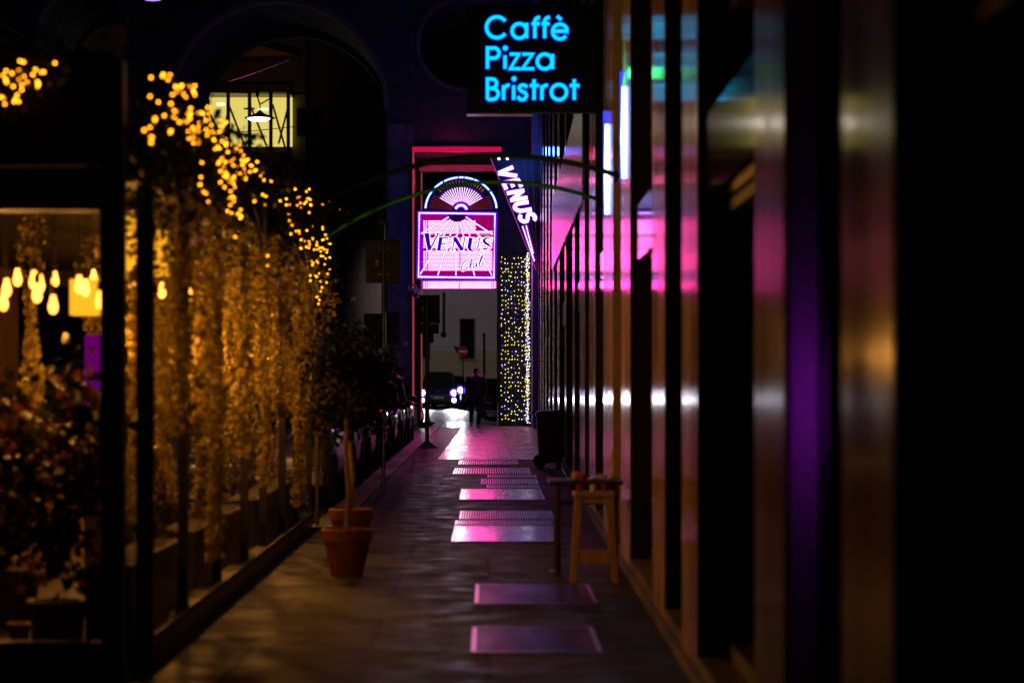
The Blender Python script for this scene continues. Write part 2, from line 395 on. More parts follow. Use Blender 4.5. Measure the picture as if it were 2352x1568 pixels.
# ------------------------------------------------------------------ ground
struct('ground', MB().box(-400, 400, -60, 900, -0.6, -0.14), M['ground'])
struct('road', MB().box(-9.6, -1.69, -6, 80.4, -0.135, -0.12), M['road'])
struct('cross_street', MB().box(-40, 40, 80.6, 129.4, -0.13, -0.02), M['road'])
struct('sidewalk', MB().box(-1.42, 1.9, -6, 80.5, -0.13, 0.0).box(-1.72, -1.4205, -6, 23.2, -0.129, 0.0), M['slabs'])
struct('kerb', MB().box(-1.69, -1.424, 23.21, 80.5, -0.131, 0.012), M['kerb'])
mbp = MB().add([(-0.88, 42.6, 0.005), (1.3, 42.6, 0.005), (1.6, 80.4, 0.005), (-0.72, 80.4, 0.005)], [(0,1,2,3)])
struct('paving', mbp, M['tiles'])
mbp = MB().add([(-1.42, 70.5, 0.004), (-0.724, 70.5, 0.004), (-0.724, 80.4, 0.004), (-1.42, 80.4, 0.004)], [(0,1,2,3)])
struct('paving', mbp, M['tiles'])

# steel covers and grates set into the pavement
PL = 'steel covers and grates set in the pavement'
def plate(x0, x1, y0, y1, label, m='steel'):
    t = thing('cover_plate', label, 'metal cover', ((x0+x1)/2, (y0+y1)/2, 0), PL)
    part('plate', MB().box(x0+.03, x1-.03, y0+.03, y1-.03, 0.0006, 0.0022), M[m], t)
    fr = MB()
    fr.box(x0, x0+.026, y0, y1, 0.0006, 0.0032).box(x1-.026, x1, y0, y1, 0.0006, 0.0032)
    fr.box(x0+.027, x1-.027, y0, y0+.026, 0.0006, 0.0030).box(x0+.027, x1-.027, y1-.026, y1, 0.0006, 0.0030)
    part('frame', fr, M['bars'], t)
def grate(x0, x1, y0, y1, n, label, cross=2):
    t = thing('floor_grate', label, 'floor grate', ((x0+x1)/2, (y0+y1)/2, 0), PL)
    part('pit', MB().box(x0+.02, x1-.02, y0+.02, y1-.02, 0.0008, 0.0012), M['pit'], t)
    fr = MB()
    fr.box(x0, x0+.02, y0, y1, 0.0006, 0.0042).box(x1-.02, x1, y0, y1, 0.0006, 0.0042)
    fr.box(x0+.021, x1-.021, y0, y0+.02, 0.0006, 0.0040).box(x0+.021, x1-.021, y1-.02, y1, 0.0006, 0.0040)
    part('frame', fr, M['bars'], t)
    b = MB(); w = (x1 - x0 - .05) / n
    for i in range(n):
        xa = x0 + .025 + i * w
        b.box(xa + w*.27, xa + w*.73, y0+.021, y1-.021, 0.0014, 0.0036)
    part('bars', b, M['bars'], t)
plate(-.086, .60, 12.58, 13.84, 'smooth steel cover nearest the viewer, faint violet sheen', 'steeldark')
plate(-.083, .70, 15.3, 16.7, 'smooth steel cover reaching under the wooden stool', 'steeldark')
plate(-.32, .65, 21.15, 23.4, 'smooth steel cover touching the front of two grates')
grate(-.32, .69, 23.54, 24.27, 38, 'narrow steel grate directly behind the smooth cover beside the table leg')
grate(-.29, .68, 24.5, 26.0, 36, 'wide steel grate, rear one of the pair beside the table')
plate(-.335, .68, 28.5, 31.2, 'bright pink and blue steel cover in mid pavement')
grate(-.01, .68, 31.55, 32.3, 20, 'short narrow grate right behind the bright pink and blue cover')
grate(-.09, .69, 32.7, 34.3, 24, 'ribbed grate between two narrower short grates')
grate(0, .71, 34.9, 35.7, 20, 'thin short grate in front of the wide pink grate')
grate(-.52, .65, 36.2, 38.5, 30, 'wide pink grate lying beside the wheelie bin')
grate(-.485, .51, 40.2, 42.2, 26, 'grate at the edge of the pale paving tiles')
grate(-.67, 1.25, 61.6, 63.2, 60, 'long drain grate across the paving in front of the walking person')
grate(-.67, .98, 67.0, 69.2, 54, 'long drain grate just ahead of the person\'s feet')

# ------------------------------------------------------------------ shop front along the pavement
bld = thing('shop_building', 'dark shop building with polished stone pilasters along the pavement', 'building', (1.6, 36, 0))
cent = [6.05, 8.28, 11.86, 14.27, 18.18, 21.3, 25.2, 28.5, 32.1, 36.5, 41.4, 45.8, 50.0, 54.2, 58.4, 62.4, 66.4, 70.0]
halfw = [.42, .45, .48, .55, .66, 1.0, .85, .9, .5, .4, .9, .85, .8, .8, .8, .8, .8, .7]
HB = 13.0
def fpt(Y, d=0.0): return FX(Y) + d
wall = MB().hexa([(FX(1.5)+.30, 1.5, 0), (8, 1.5, 0), (8, 72.9, 0), (FX(72.9)+.30, 72.9, 0)],
                 [(FX(1.5)+.30, 1.5, HB), (8, 1.5, HB), (8, 72.9, HB), (FX(72.9)+.30, 72.9, HB)])
part('wall', wall, M['wallbase'], bld)
def slab(ya, yb, za, zb, d0, d1):
    return MB().hexa([(FX(ya)+d0, ya, za), (FX(ya)+d1, ya, za), (FX(yb)+d1, yb, za), (FX(yb)+d0, yb, za)],
                     [(FX(ya)+d0, ya, zb), (FX(ya)+d1, ya, zb), (FX(yb)+d1, yb, zb), (FX(yb)+d0, yb, zb)])
part('pilaster', slab(1.6, 3.6, 0, HB, 0, .298), M['stone'], bld)
for c, hw in zip(cent, halfw):
    part('pilaster', slab(c-hw, c+hw, 0, HB, 0, .298), M['stone'], bld)
    if c not in (21.3, 8.28): part('return_shade', slab(c-hw-.014, c-hw-.001, .12, HB, .004, .136), M['black'], bld)  # black cover added as shade on the near stone return
edges = [3.6] + [e for c, hw in zip(cent, halfw) for e in (c-hw, c+hw)] + [72.8]
for i in range(0, len(edges)-1, 2):
    a, b = edges[i], edges[i+1]
    if b - a < 0.25: continue
    tall = (i//2) in (2, 4, 6, 8)
    w = part('shop_window', slab(a+.01, a+.06, .12, 3.2, .14, .26).add(*(lambda q: (q.v, q.f))(slab(b-.06, b-.01, .12, 3.2, .14, .26)))
             .add(*(lambda q: (q.v, q.f))(slab(a+.062, b-.062, 3.12, 3.2, .141, .259))).add(*(lambda q: (q.v, q.f))(slab(a+.062, b-.062, 2.20, 2.25, .141, .259)))
             .add(*(lambda q: (q.v, q.f))(slab(a+.062, b-.062, .12, .20, .141, .259))), M['black'], bld)
    part('pane', slab(a+.063, b-.063, .202, 2.198, .20, .212), M['shopglass'], w)
    part('pane', slab(a+.063, b-.063, 2.66, 3.118, .20, .212), M['shopglass'], w)
    if (i//2) in (2, 4, 6, 8, 10): part('transom_sign', slab(a+.005, b-.005, 2.26, 2.64, .03, .12), M['transom'], bld)
    part('step', slab(a+.004, b-.004, 0, .118, -.0, .29), M['wallstone'], bld)
# thin mullions higher up in the gaps
for i in range(2, len(edges)-1, 2):
    a, b = edges[i], edges[i+1]
    if b - a > .6:
        part('upper_window', slab(a+.02, b-.02, 3.4, HB-.4, .18, .29), M['shopglass'], bld)
part('fascia', slab(27.4, 45.4, 3.45, 4.75, -.035, -.004), M['fascia'], bld)
part('plinth', slab(3.6, 72.7, 0, .06, -.03, -.003), M['wallstone'], bld)
# far corner strip of pale blue cladding next to the club
part('cladding', slab(68.0, 72.7, 0.05, HB, -.14, -.004), mat('blue_cladding', (.10, .19, .34), .5, var=.2), bld)

# added purple lamp, itself unseen, washing one door jamb
lamp = thing('jamb_fill_light', 'added unseen purple light in the recess of the nearest shop door', 'lamp', (1.13, 7.49, 1.12))
part('housing', MB().box(1.104, 1.152, 7.46, 7.52, 1.12, 1.58), M['black'], lamp)
part('diffuser', MB().box(1.106, 1.150, 7.521, 7.526, 1.2, 1.5), emit('purple_fill_glow', (0.55, 0.02, 1.0), 5.5), lamp)
part('wash_panel', slab(7.80, 7.828, .125, 3.0, .02, .11), mat('matt_wash_panel', (.42, .40, .42), .7), bld)  # pale panel added to catch the purple wash
part('bracket', MB().box(1.1525, 1.1555, 7.47, 7.51, 1.3, 1.4), M['black'], lamp)
part('wash_mask', slab(7.77, 7.827, .125, 3.0, .112, .29), M['black'], bld)  # black strip added so the purple wash stays narrow

# ------------------------------------------------------------------ pastry-sign: Caffe Pizza Bristrot
SY = 23.0
def zq(x, y): # from the enlarged sign view
    return ((1500 + x/2.24) * 0.57422, (y/2.24) * 0.57422)
def sp(x, y):
    u, v = zq(x, y); return (gx(u, SY), gz(v, SY))
cs = thing('cafe_sign', 'black hanging box sign with three lines of cyan lettering', 'sign', at(*zq(1410, 1005), SY))
x0, zt = sp(828, 40); x1, zb = sp(1992, 1005)
part('box', MB().box(x0, x1, SY, SY+.16, zb, zt), mat('sign_box', (0.006, 0.006, 0.012), 0.35), cs, bevel=.01)
part('trim', MB().box(x0-.006, x0+.62, SY-.012, SY+.172, zb-.022, zb-.002), M['chrome'], cs)
def cz(cx, cy, r, a0, a1, n=24, ry=None):  # arc in picture coordinates (a: counter-clockwise, up positive)
    ry = ry or r
    return [(cx + r*math.cos(R(a0+(a1-a0)*i/n)), cy - ry*math.sin(R(a0+(a1-a0)*i/n))) for i in range(n+1)]
strokes = {
 'C': [cz(1092, 250, 93, 38, 322)], 'a': [cz(1293, 282, 65, 0, 360), [(1358, 212), (1358, 345)]],
 'f': [[(1432, 345), (1432, 205)] + cz(1470, 200, 38, 180, 80, 8), [(1404, 218), (1474, 218)]],
 'f_': [[(1520, 345), (1520, 205)] + cz(1558, 200, 38, 180, 80, 8), [(1492, 218), (1562, 218)]],
 'e': [[(1592, 284), (1722, 284)] + cz(1657, 288, 66, 2, 322, 22), [(1632, 150), (1668, 182)]],
 'P': [[(1008, 618), (1008, 436), (1066, 436)] + cz(1066, 480, 46, 85, -85, 10) + [(1066, 525), (1010, 525)]],
 'i': [[(1165, 502), (1165, 618)], cz(1168, 436, 7, 0, 360, 8)],
 'z': [[(1208, 490), (1290, 490), (1212, 620), (1302, 620)]], 'z_': [[(1322, 490), (1412, 490), (1320, 620), (1424, 620)]],
 'a_': [cz(1520, 556, 66, 0, 360), [(1590, 490), (1590, 620)]],
 'B': [[(1008, 895), (1008, 712), (1050, 712)] + cz(1050, 753, 40, 85, -85, 8) + [(1050, 796), (1010, 796)], [(1050, 796)] + cz(1056, 846, 48, 85, -85, 9) + [(1050, 895), (1010, 895)]],
 'r': [[(1152, 770), (1152, 897)], [(1152, 830)] + cz(1198, 812, 44, 165, 80, 7)],
 'i_': [[(1242, 770), (1242, 897)], cz(1246, 710, 7, 0, 360, 8)],
 's': [spline([(1362, 786), (1340, 768), (1308, 770), (1292, 795), (1312, 820), (1345, 836), (1356, 866), (1330, 895), (1298, 892), (1280, 868)], 4)],
 't': [[(1425, 716), (1425, 897)], [(1388, 771), (1466, 771)]], 'r_': [[(1495, 770), (1495, 897)], [(1495, 830)] + cz(1540, 812, 44, 165, 80, 7)],
 'o': [cz(1648, 830, 68, 0, 360)], 't_': [[(1785, 716), (1785, 897)], [(1746, 771), (1830, 771)]]}
PXM = SY / F * 0.57422 / 2.24
for k, ss in strokes.items():
    rim, core = MB(), MB()
    for s in ss:
        cl = (abs(s[0][0]-s[-1][0]) < .5 and abs(s[0][1]-s[-1][1]) < .5)
        q = [sp(*p) for p in (s[:-1] if cl else s)]
        if not cl:
            d0 = (Vector(q[0])-Vector(q[1])).normalized()*.006; d1 = (Vector(q[-1])-Vector(q[-2])).normalized()*.006
            qr = [tuple(Vector(q[0])+d0)] + q[1:-1] + [tuple(Vector(q[-1])+d1)]
        else: qr = q
        rim.ribbon(qr, 42*PXM, SY-.018, .017, cl); core.ribbon(q, 27*PXM, SY-.028, .009, cl)
    L = part('letter', core, E['cyan'], cs); part('letter_edge', rim, E['cyanrim'], L)
br = MB()
for zz in (zt-.30, zb+.22): br.tube([(x1+.001, SY+.08, zz), (FX(SY)-.002, SY+.08, zz)], .018)
part('bracket', br, M['dark'], cs)

# second lit sign seen edge-on beside it: two long tubes on brackets
for (u, v0, v1, Y, lab) in ((1435, 170, 410, 18.3, 'tall white neon tube with a green tip, the nearer of two on the wall'), (1395, 260, 492, 21.4, 'tall white neon tube fixed to the wall beside the arches, the farther of two')):
    X = gx(u, Y); t = thing('neon_tube', lab, 'neon tube', (X, Y, gz(v1, Y)), 'neon tubes on the shop wall')
    za, zb_ = gz(v1, Y), gz(v0, Y)
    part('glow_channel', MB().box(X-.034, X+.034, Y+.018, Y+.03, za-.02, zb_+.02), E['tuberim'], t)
    part('tube', MB().tube([(X, Y, za), (X-.004, Y, za+.3), (X, Y, zb_-.1)], [.022, .024, .02], 10), E['tube'], t)
    part('tip', MB().tube([(X, Y, zb_-.099), (X, Y, zb_)], [.019, .006], 10), E['tubegreen'] if Y < 20 else E['tuberim'], t)
    part('bracket', MB().tube([(X+.035, Y+.024, za+.12), (FX(Y)-.002+.02, Y+.024, za+.12)], .012), M['dark'], t)

gl = bpy.data.lights.new('green_neon_light', 'POINT'); gl.color = (.05, 1, .25); gl.energy = 2.2; gl.shadow_soft_size = .05
o = bpy.data.objects.new('green_neon_light', gl); COL.objects.link(o); o.location = (gx(1435, 18.3)-.1, 18.3, gz(168, 18.3))
# ------------------------------------------------------------------ green tube arches over the pavement
def arch_frame(Y, ul, vl, ur, vr, vp, label, r, m='greentube'):
    a, b = at(ul, vl, Y), at(ur, vr, Y); zp = gz(vp, Y)
    mid = (a+b)/2; pts = []
    for i in range(25):
        t = i/24; x = a.x + (b.x-a.x)*t
        base = a.z + (b.z-a.z)*t
        pts.append((x, Y, base + (zp-(a.z+b.z)/2) * (1-(2*t-1)**2)))
    g = thing('arch_tube', label, 'canopy arch', a, 'green canopy arches')
    part('tube', MB().tube(pts, r, 8), M[m], g, smooth=True)
    part('wall_bracket', MB().box(b.x-.02, FX(Y)-.001, Y-.04, Y+.04, b.z-.05, b.z+.05), M['dark'], g)
arch_frame(24.0, 745, 545, 1404, 470, 422, 'green arched canopy tube lit below the upper dark arch', .020)
arch_frame(20.0, 640, 520, 1424, 405, 366, 'dark green arched canopy tube, the higher and nearer of two', .022, 'darkgreen')

# ------------------------------------------------------------------ street gate building with arch and round openings
GY, GT = 73.0, 7.2
def curve_wall(name, outer, holes, y, depth, m, parent):
    cu = bpy.data.curves.new('c', 'CURVE'); cu.dimensions = '2D'; cu.fill_mode = 'BOTH'; cu.extrude = depth/2
    for loop in [outer] + holes:
        sp_ = cu.splines.new('POLY'); sp_.points.add(len(loop)-1); sp_.use_cyclic_u = True
        for p, q in zip(sp_.points, loop): p.co = (q[0], q[1], 0, 1)
    o = bpy.data.objects.new('c', cu); COL.objects.link(o)
    dg = bpy.context.evaluated_depsgraph_get(); dg.update()
    me = bpy.data.meshes.new_from_object(o.evaluated_get(dg))
    mb = MB(); mb.add([(v.co.x, y + depth/2 - v.co.z, v.co.y) for v in me.vertices], [tuple(p.vertices) for p in me.polygons])
    bpy.data.objects.remove(o); bpy.data.curves.remove(cu); bpy.data.meshes.remove(me)
    return part(name, mb, m, parent)
gate = thing('gate_building', 'dark stone building bridging the street with a great arch and round openings', 'building', (-5, GY+3.6, 0))
axc, ar, az = gx(637, GY), 250*GY/F, gz(250, GY)
px0, px1, pz = gx(952, GY), gx(1144, GY), gz(352, GY)
outer = [(-24, -.1), (axc-ar, -.1)] + arc(axc, az, ar, ar, 180, 0, 40) + [(axc+ar, -.1), (px0, -.1), (px0, pz), (px1, pz), (px1, -.1), (6, -.1), (6, 19), (-24, 19)]
h1 = (gx(1068, GY), gz(100, GY), 108*GY/F); h2 = (gx(190, GY), gz(75, GY), 106*GY/F); h3 = (gx(-180, GY), gz(75, GY), 106*GY/F)
curve_wall('wall', outer, [arc(h[0], h[1], h[2], h[2], 0, 352, 44) for h in (h1, h2, h3)], GY, GT, M['gate'], gate)
def ringband(c, z, r, a0, a1, y0, y1, th):
    mb = MB(); P = arc(c, z, r, r, a0, a1, 44); Q = arc(c, z, r-th, r-th, a0, a1, 44); o = 0
    for (p, q) in zip(P, Q):
        mb.v += [Vector((p[0], y0, p[1])), Vector((q[0], y0, q[1])), Vector((q[0], y1, q[1])), Vector((p[0], y1, p[1]))]
    for i in range(len(P)-1):
        for j in range(4): mb.f.append((4*i+j, 4*i+(j+1) % 4, 4*i+4+(j+1) % 4, 4*i+4+j))
    return mb
part('archivolt', ringband(axc, az, ar+.10, 180, 0, GY-.06, GY+.5, .16), M['rim'], gate)
part('archivolt', ringband(axc, az, ar-.01, 180, 0, GY+GT-.4, GY+GT+.05, .14), M['rim'], gate)
for h in (h1, h2, h3):
    part('round_rim', ringband(h[0], h[1], h[2]+.06, 0, 360, GY-.05, GY+.4, .12), M['rim'], gate)
    part('round_rim', ringband(h[0], h[1], h[2]-.01, 0, 360, GY+GT-.3, GY+GT+.05, .10), M['rim'], gate)
part('marble_pier', MB().box(gx(889, GY), px0-.0, GY-.05, GY-.004, 0, gz(285, GY)), M['pier'], gate)
# red-lit portal trim: front surround and inner surround
redtrim = mat('portal_trim', (0.45, 0.33, 0.32), 0.45, var=0.2, scale=5)
tr = MB().box(px0-.07, px0-.0, GY-.16, GY-.055, 0, pz+.20).box(px0+.001, px1+.1, GY-.16, GY-.004, pz+.02, pz+.20)
part('portal_surround', tr, redtrim, gate)
yi = GY + 1.3
part('trim_glow', MB().box(px0-.06, px1+.10, GY-.175, GY-.161, pz+.03, pz+.17), emit('red_trim_glow', (.62, .005, .07), .9), gate)  # red light on the trim put into glowing strips
part('trim_glow', MB().box(px0-.055, px0-.01, GY-.175, GY-.161, .1, pz+.02), emit('salmon_trim_glow', (.50, .05, .07), .75), gate)
part('trim_glow', MB().box(px0+.006, px0+.046, GY+GT-.32, GY+GT-.302, .1, gz(379, GY+GT)), emit('salmon_trim_glow', (.55, .06, .08), .6), gate)
part('inner_lintel', MB().box(px0+.10, px1-.002, yi, yi+.5, gz(392, yi), gz(379, yi)), redtrim, gate)
part('inner_jamb', MB().box(px0+.004, px0+.05, GY+GT-.3, GY+GT-.2, 0, gz(379, yi)), redtrim, gate)
part('pier_cladding', MB().box(px1+.004, FX(GY)+.25, GY-.05, GY-.004, 0, gz(580, GY)), M['black'], gate)

# red lamps in the portal ceiling (the club's lighting), one added unseen before the surround
rl = bpy.data.lights.new('portal_light', 'POINT'); rl.color = (1, .04, .12); rl.energy = 14; rl.shadow_soft_size = .1
rl2 = rl.copy(); rl2.energy = 9
for p in ((px0+.4, GY+.45, pz-.8), (px1-.5, GY+.45, pz-.8), ((px0+px1)/2, GY-.42, pz-.12)):
    o = bpy.data.objects.new('portal_light', rl if p[1] > GY else rl2); COL.objects.link(o); o.location = p

# ------------------------------------------------------------------ the club sign
VY = 72.4
def vq(x, y):
    return (gx((1640 + x/3.137)*.57422, VY), gz((680 + y/3.137)*.57422, VY))
VS = VY / F * .57422 / 3.137
vs = thing('club_sign', 'square pink and violet neon sign with a fan-shaped top, hung in the portal', 'sign', (vq(590, 1500)[0], VY, vq(590, 1500)[1]))
def vrect(mb, xa, ya, xb, yb, y0, d): 
    a, b = vq(xa, ya), vq(xb, yb); return mb.box(a[0], b[0], y0, y0+d, b[1], a[1])
part('back_panel', vrect(MB(), 88, 515, 1090, 1372, VY+.06, .20), mat('sign_casing', (.01, .005, .02), .4), vs)
part('glow_panel', vrect(MB(), 118, 540, 1065, 1350, VY+.045, .012), E['magenta'], vs)
part('red_panel', vrect(vrect(vrect(MB(), 165, 760, 1045, 1330, VY+.03, .012), 820, 575, 1020, 750, VY+.03, .012), 165, 575, 480, 635, VY+.03, .012), E['crimson'], vs)
lv, lo = MB(), MB()
y = 640
i = 0
while y < 1268:
    xr = 822 if y < 760 else 1048
    skip = 800 < y < 842 or 985 < y < 1012
    if not skip:
        for (xa, xb) in ((170, 190), (200, 212), (228, 620), (634, min(xr, 1030))):
            vrect(lv, xa, y-3.4, xb, y+3.4, VY+.012, .014)
        if xr > 1000: vrect(lv, 1036, y-3.4, xr, y+3.4, VY+.012, .014)
    y += 16.6; i += 1
for yy in (766, 782, 815): part('amber_tube', vrect(MB(), 830, yy-3, 1040, yy+3, VY+.010, .014), E['orangeneon'], vs)
for yy in (808, 1150, 1003): part('amber_tube', vrect(MB(), 250, yy-3, 420, yy+3, VY+.010, .014), E['orangeneon'], vs)
part('tube_bank', lv, E['louver'], vs)
bw = MB().ribbon([vq(118, 540), vq(1066, 552), vq(1052, 1352), vq(106, 1340)], 48*VS, VY-.006, .012, True)
part('border_glow', bw, E['violet'], vs)
bw2 = MB().ribbon([vq(101, 523), vq(1083, 535), vq(1069, 1369), vq(89, 1357)], 15*VS, VY-.001, .03, True)
part('border_edge', bw2, E['blue'], vs)
bc = MB().tube([(*[vq(118, 540)[0]], VY-.02, vq(118, 540)[1])] + [(vq(*p)[0], VY-.02, vq(*p)[1]) for p in ((1066, 552), (1052, 1352), (106, 1340))], 10*VS, 8, True)
part('border_tube', bc, E['whiteneon'], vs)
rays = MB(); raysg = MB()
for a, b in (((485,590),(135,800)), ((700,590),(1040,810)), ((505,622),(330,800)), ((548,640),(415,830)), ((570,650),(500,830)), ((590,655),(592,830)), ((620,650),(672,830)), ((650,645),(755,830)), ((685,622),(880,835)),
             ((300,1020),(122,1318)), ((436,1025),(345,1335)), ((578,1020),(576,1335)), ((724,1020),(815,1340)), ((868,1020),(1035,1335))):
    part('ray_tube', MB().ribbon([vq(*a), vq(*b)], 11*VS, VY-.004, .012), E['whiteneon'], vs)
    part('ray_glow', MB().ribbon([vq(*a), vq(*b)], 24*VS, VY+.009, .001), E['violet'], vs)
part('sun_disc', MB().poly([vq(*p) for p in cz(592, 556, 112, 180, 360, 20, 98)], VY-.012, VY-.002), E['navy'], vs)
# italic serif letters
def serif(ch):
    T, t = .29, .10
    if ch == 'V': return [([(.06,1),(.42,.0)], [T,T*.7]), ([(.42,.02),(.80,1)], t), ([(-.10,.985),(.28,.985)], .05), ([(.64,.985),(.96,.985)], .05)]
    if ch == 'E': return [([(.14,0),(.14,1)], T*.95), ([(.0,.97),(.66,.97)], t), ([(.64,.985),(.62,.76)], .05), ([(.14,.52),(.5,.52)], t), ([(.5,.64),(.5,.4)], .05), ([(.0,.03),(.68,.03)], t), ([(.66,.02),(.74,.28)], .05)]
    if ch == 'N': return [([(.12,0),(.12,1)], t), ([(.10,1),(.78,.02)], T), ([(.80,0),(.80,1)], t), ([(-.04,.03),(.28,.03)], .05), ([(-.05,.97),(.16,.97)], .05), ([(.66,.97),(.94,.97)], .05)]
    if ch == 'U': return [([(.16,1),(.16,.36)] + [(.45-.29*math.cos(R(a)), .32-.30*math.sin(R(a))) for a in (15,40,65,90,115,140,165)] + [(.74,.36),(.74,1)], [T,T,T*.95,T*.8,T*.6,.09,.07,t,t,t,t]), ([(0,.97),(.34,.97)], .05), ([(.6,.97),(.88,.97)], .05)]
    return [(spline([(.60,.80),(.52,.94),(.34,.985),(.17,.90),(.13,.74),(.24,.60),(.42,.48),(.56,.36),(.58,.20),(.46,.05),(.26,.02),(.10,.10),(.03,.26)], 3), [.05]*4+[.06,.08,.1,.12,.14,.17,.19,.2,.21,.21,.21,.21,.2,.19,.18,.16,.14,.12,.1,.09,.08,.07,.06,.06,.05,.05,.05,.05,.05,.05,.05,.05,.05]), ([(.60,.72),(.62,.98)], .04), ([(.02,.02),(.04,.3)], .04)]
def put_serif(ch, xl, yb, h, w, sh, fillmb, outmb):
    for pts, wd in serif(ch):
        q = [(p[0]*w + p[1]*sh*h, p[1]*h) for p in pts]
        q = [vq(xl + p[0], yb - p[1]) for p in q]
        n = len(q); wl = list(wd) if isinstance(wd, list) else [wd]*n
        wl = (wl + [wl[-1]]*n)[:n]
        fillmb.ribbon(q, [x*h*VS for x in wl], VY-.034, .008)
        e0 = (Vector(q[0])-Vector(q[1])).normalized()*8*VS; e1 = (Vector(q[-1])-Vector(q[-2])).normalized()*8*VS
        q2 = [tuple(Vector(q[0])+e0)] + q[1:-1] + [tuple(Vector(q[-1])+e1)]
        outmb.ribbon(q2, [x*h*VS + 17*VS for x in wl], VY-.024, .010)
for ch, xl, yb, h, w in (('V', 160, 1010, 216, 200), ('E', 335, 1012, 166, 175), ('N', 510, 1012, 166, 185), ('U', 705, 1016, 166, 190), ('S', 880, 1018, 170, 200)):
    fm, om = MB(), MB(); put_serif(ch, xl, yb, h, w, .17, fm, om)
    L = part('letter', fm, E['letterblue'], vs); part('letter_outline', om, E['whiteneon'], L)
club = [spline([(742,1135),(735,1118),(705,1128),(668,1170),(645,1225),(655,1258),(690,1250),(730,1215)], 5), spline([(740,1225),(765,1190),(782,1140),(775,1122),(758,1150),(752,1200),(768,1232)], 4),
        spline([(800,1165),(790,1205),(800,1226),(826,1200),(840,1160),(834,1205),(846,1222)], 4), spline([(866,1195),(900,1110),(912,1080),(905,1075),(885,1120),(866,1190),(878,1214),(905,1200),(918,1168),(905,1160)], 4)]
fm, om = MB(), MB()
for c in club:
    q = [vq(*p) for p in c]; fm.ribbon(q, 15*VS, VY-.036, .008); om.ribbon(q, 30*VS, VY-.026, .010)
L = part('script_lettering', fm, E['letterblue'], vs); part('script_outline', om, E['whiteneon'], L)
# lower light box
part('lower_box', vrect(MB(), 150, 1385, 1085, 1490, VY+.04, .14), mat('lower_casing', (.012, .004, .03), .4), vs)
part('lower_glow', vrect(MB(), 160, 1392, 1078, 1484, VY+.03, .008), E['violet'], vs)
lb = MB()
for k in range(6):
    yy = 1404 + k*14.6
    for (xa, xb) in ((166, 190), (200, 214), (222, 614), (626, 1022), (1030, 1040), (1050, 1074)): vrect(lb, xa, yy-3.6, xb, yy+3.6, VY+.008, .014)
part('lower_tubes', lb, E['louver'], vs)
# fan
cxf, cyf = 640, 505
def fan(ang, r): return vq(cxf + 447*r*math.cos(R(ang)), cyf - 412*r*math.sin(R(ang)))
part('fan_plate', MB().poly([fan(a, 1.02) for a in range(0, 181, 6)], VY+.06, VY+.12), mat('fan_back', (.006, .003, .012), .5), vs)
arcm, arcg = MB(), MB()
for (a0, a1) in ((4, 34), (38, 68), (70, 84), (86, 93), (95, 118), (121, 138), (143, 176)):
    q = [fan(a0+(a1-a0)*k/10, 1.0) for k in range(11)]
    arcg.ribbon(q, 34*VS, VY+.02, .012); arcm.tube([(p[0], VY, p[1]) for p in q], 8*VS, 6)
part('arc_glow', arcg, E['blue'], vs); part('arc_tube', arcm, E['bluewhite'], vs)
dimred = emit('dim_red', (.5, .03, .08), .5)
fr, fg, fo, fd = MB(), MB(), MB(), MB()
for a in range(33, 150, 6):
    fr.ribbon([fan(a, .27), fan(a, .70)], [5*VS, 9*VS], VY+.01, .010); fg.ribbon([fan(a, .22), fan(a, .76)], [14*VS, 22*VS], VY+.03, .008)
    if 40 < a < 140: fo.ribbon([fan(a, .80), fan(a, .91)], 3.5*VS, VY+.012, .010)
for a in list(range(4, 32, 5)) + list(range(150, 178, 5)): part('fan_red_tube', MB().ribbon([fan(a, .25), fan(a, .9)], [4*VS, 6*VS], VY+.02, .010), dimred, vs)
part('fan_glow_stripe', fg, emit('fan_violet', (.14, 0, .8), .45), vs); part('fan_stripe', fr, E['whiteneon'], vs); part('fan_tips', fo, E['orangeneon'], vs)
hub = [fan(a, .155) for a in range(8, 173, 12)]
part('hub_glow', MB().ribbon(hub, 60*VS, VY+.004, .01), E['violet'], vs); part('hub_tube', MB().ribbon(hub, 26*VS, VY-.008, .01), E['whiteneon'], vs)
part('hanger', MB().box(vq(180,0)[0], vq(200,0)[0], VY+.2, GY+.1, vq(0,500)[1]-.03, vq(0,500)[1]).box(vq(1060,0)[0], vq(1080,0)[0], VY+.2, GY+.1, vq(0,500)[1]-.03, vq(0,500)[1])
     .box(vq(60,0)[0], vq(1120,0)[0], VY+.262, VY+.30, vq(0,515)[1], vq(0,500)[1]), M['dark'], vs)

# ------------------------------------------------------------------ blade sign
BY = 64.0
def bq(x, y): return (gx((1940 + x/3.135)*.57422, BY), gz((600 + y/3.135)*.57422, BY))
BS = BY / F * .57422 / 3.135
bs = thing('blade_sign', 'wedge-shaped dark sign with slanted white neon letters, pointing down', 'sign', (bq(660, 1500)[0], BY, bq(660, 1535)[1]))
part('panel', MB().poly([bq(60, 88), bq(690, 92), bq(668, 1530), bq(655, 1530)], BY+.02, BY+.16), mat('blade_panel', (.012, .016, .035), .35), bs)
part('top_rail', MB().box(bq(20, 0)[0], bq(715, 0)[0], BY-.01, BY+.19, bq(0, 88)[1]+.002, bq(0, 70)[1]), mat('rail', (.5, .4, .45), .4), bs)
ln = MB()
for xt, c in ((380, 0), (480, 0), (585, 0)): ln.ribbon([bq(xt, 92), bq(660, 1500)], 5*BS, BY+.012, .007)
part('panel_lines', ln, emit('faint_violet', (.25, .03, .2), .35), bs)
ln = MB().ribbon([bq(70, 100), bq(640, 1500)], 10*BS, BY+.010, .009)
part('edge_tube', ln, emit('edge_glow', (.5, .05, .35), .8), bs)
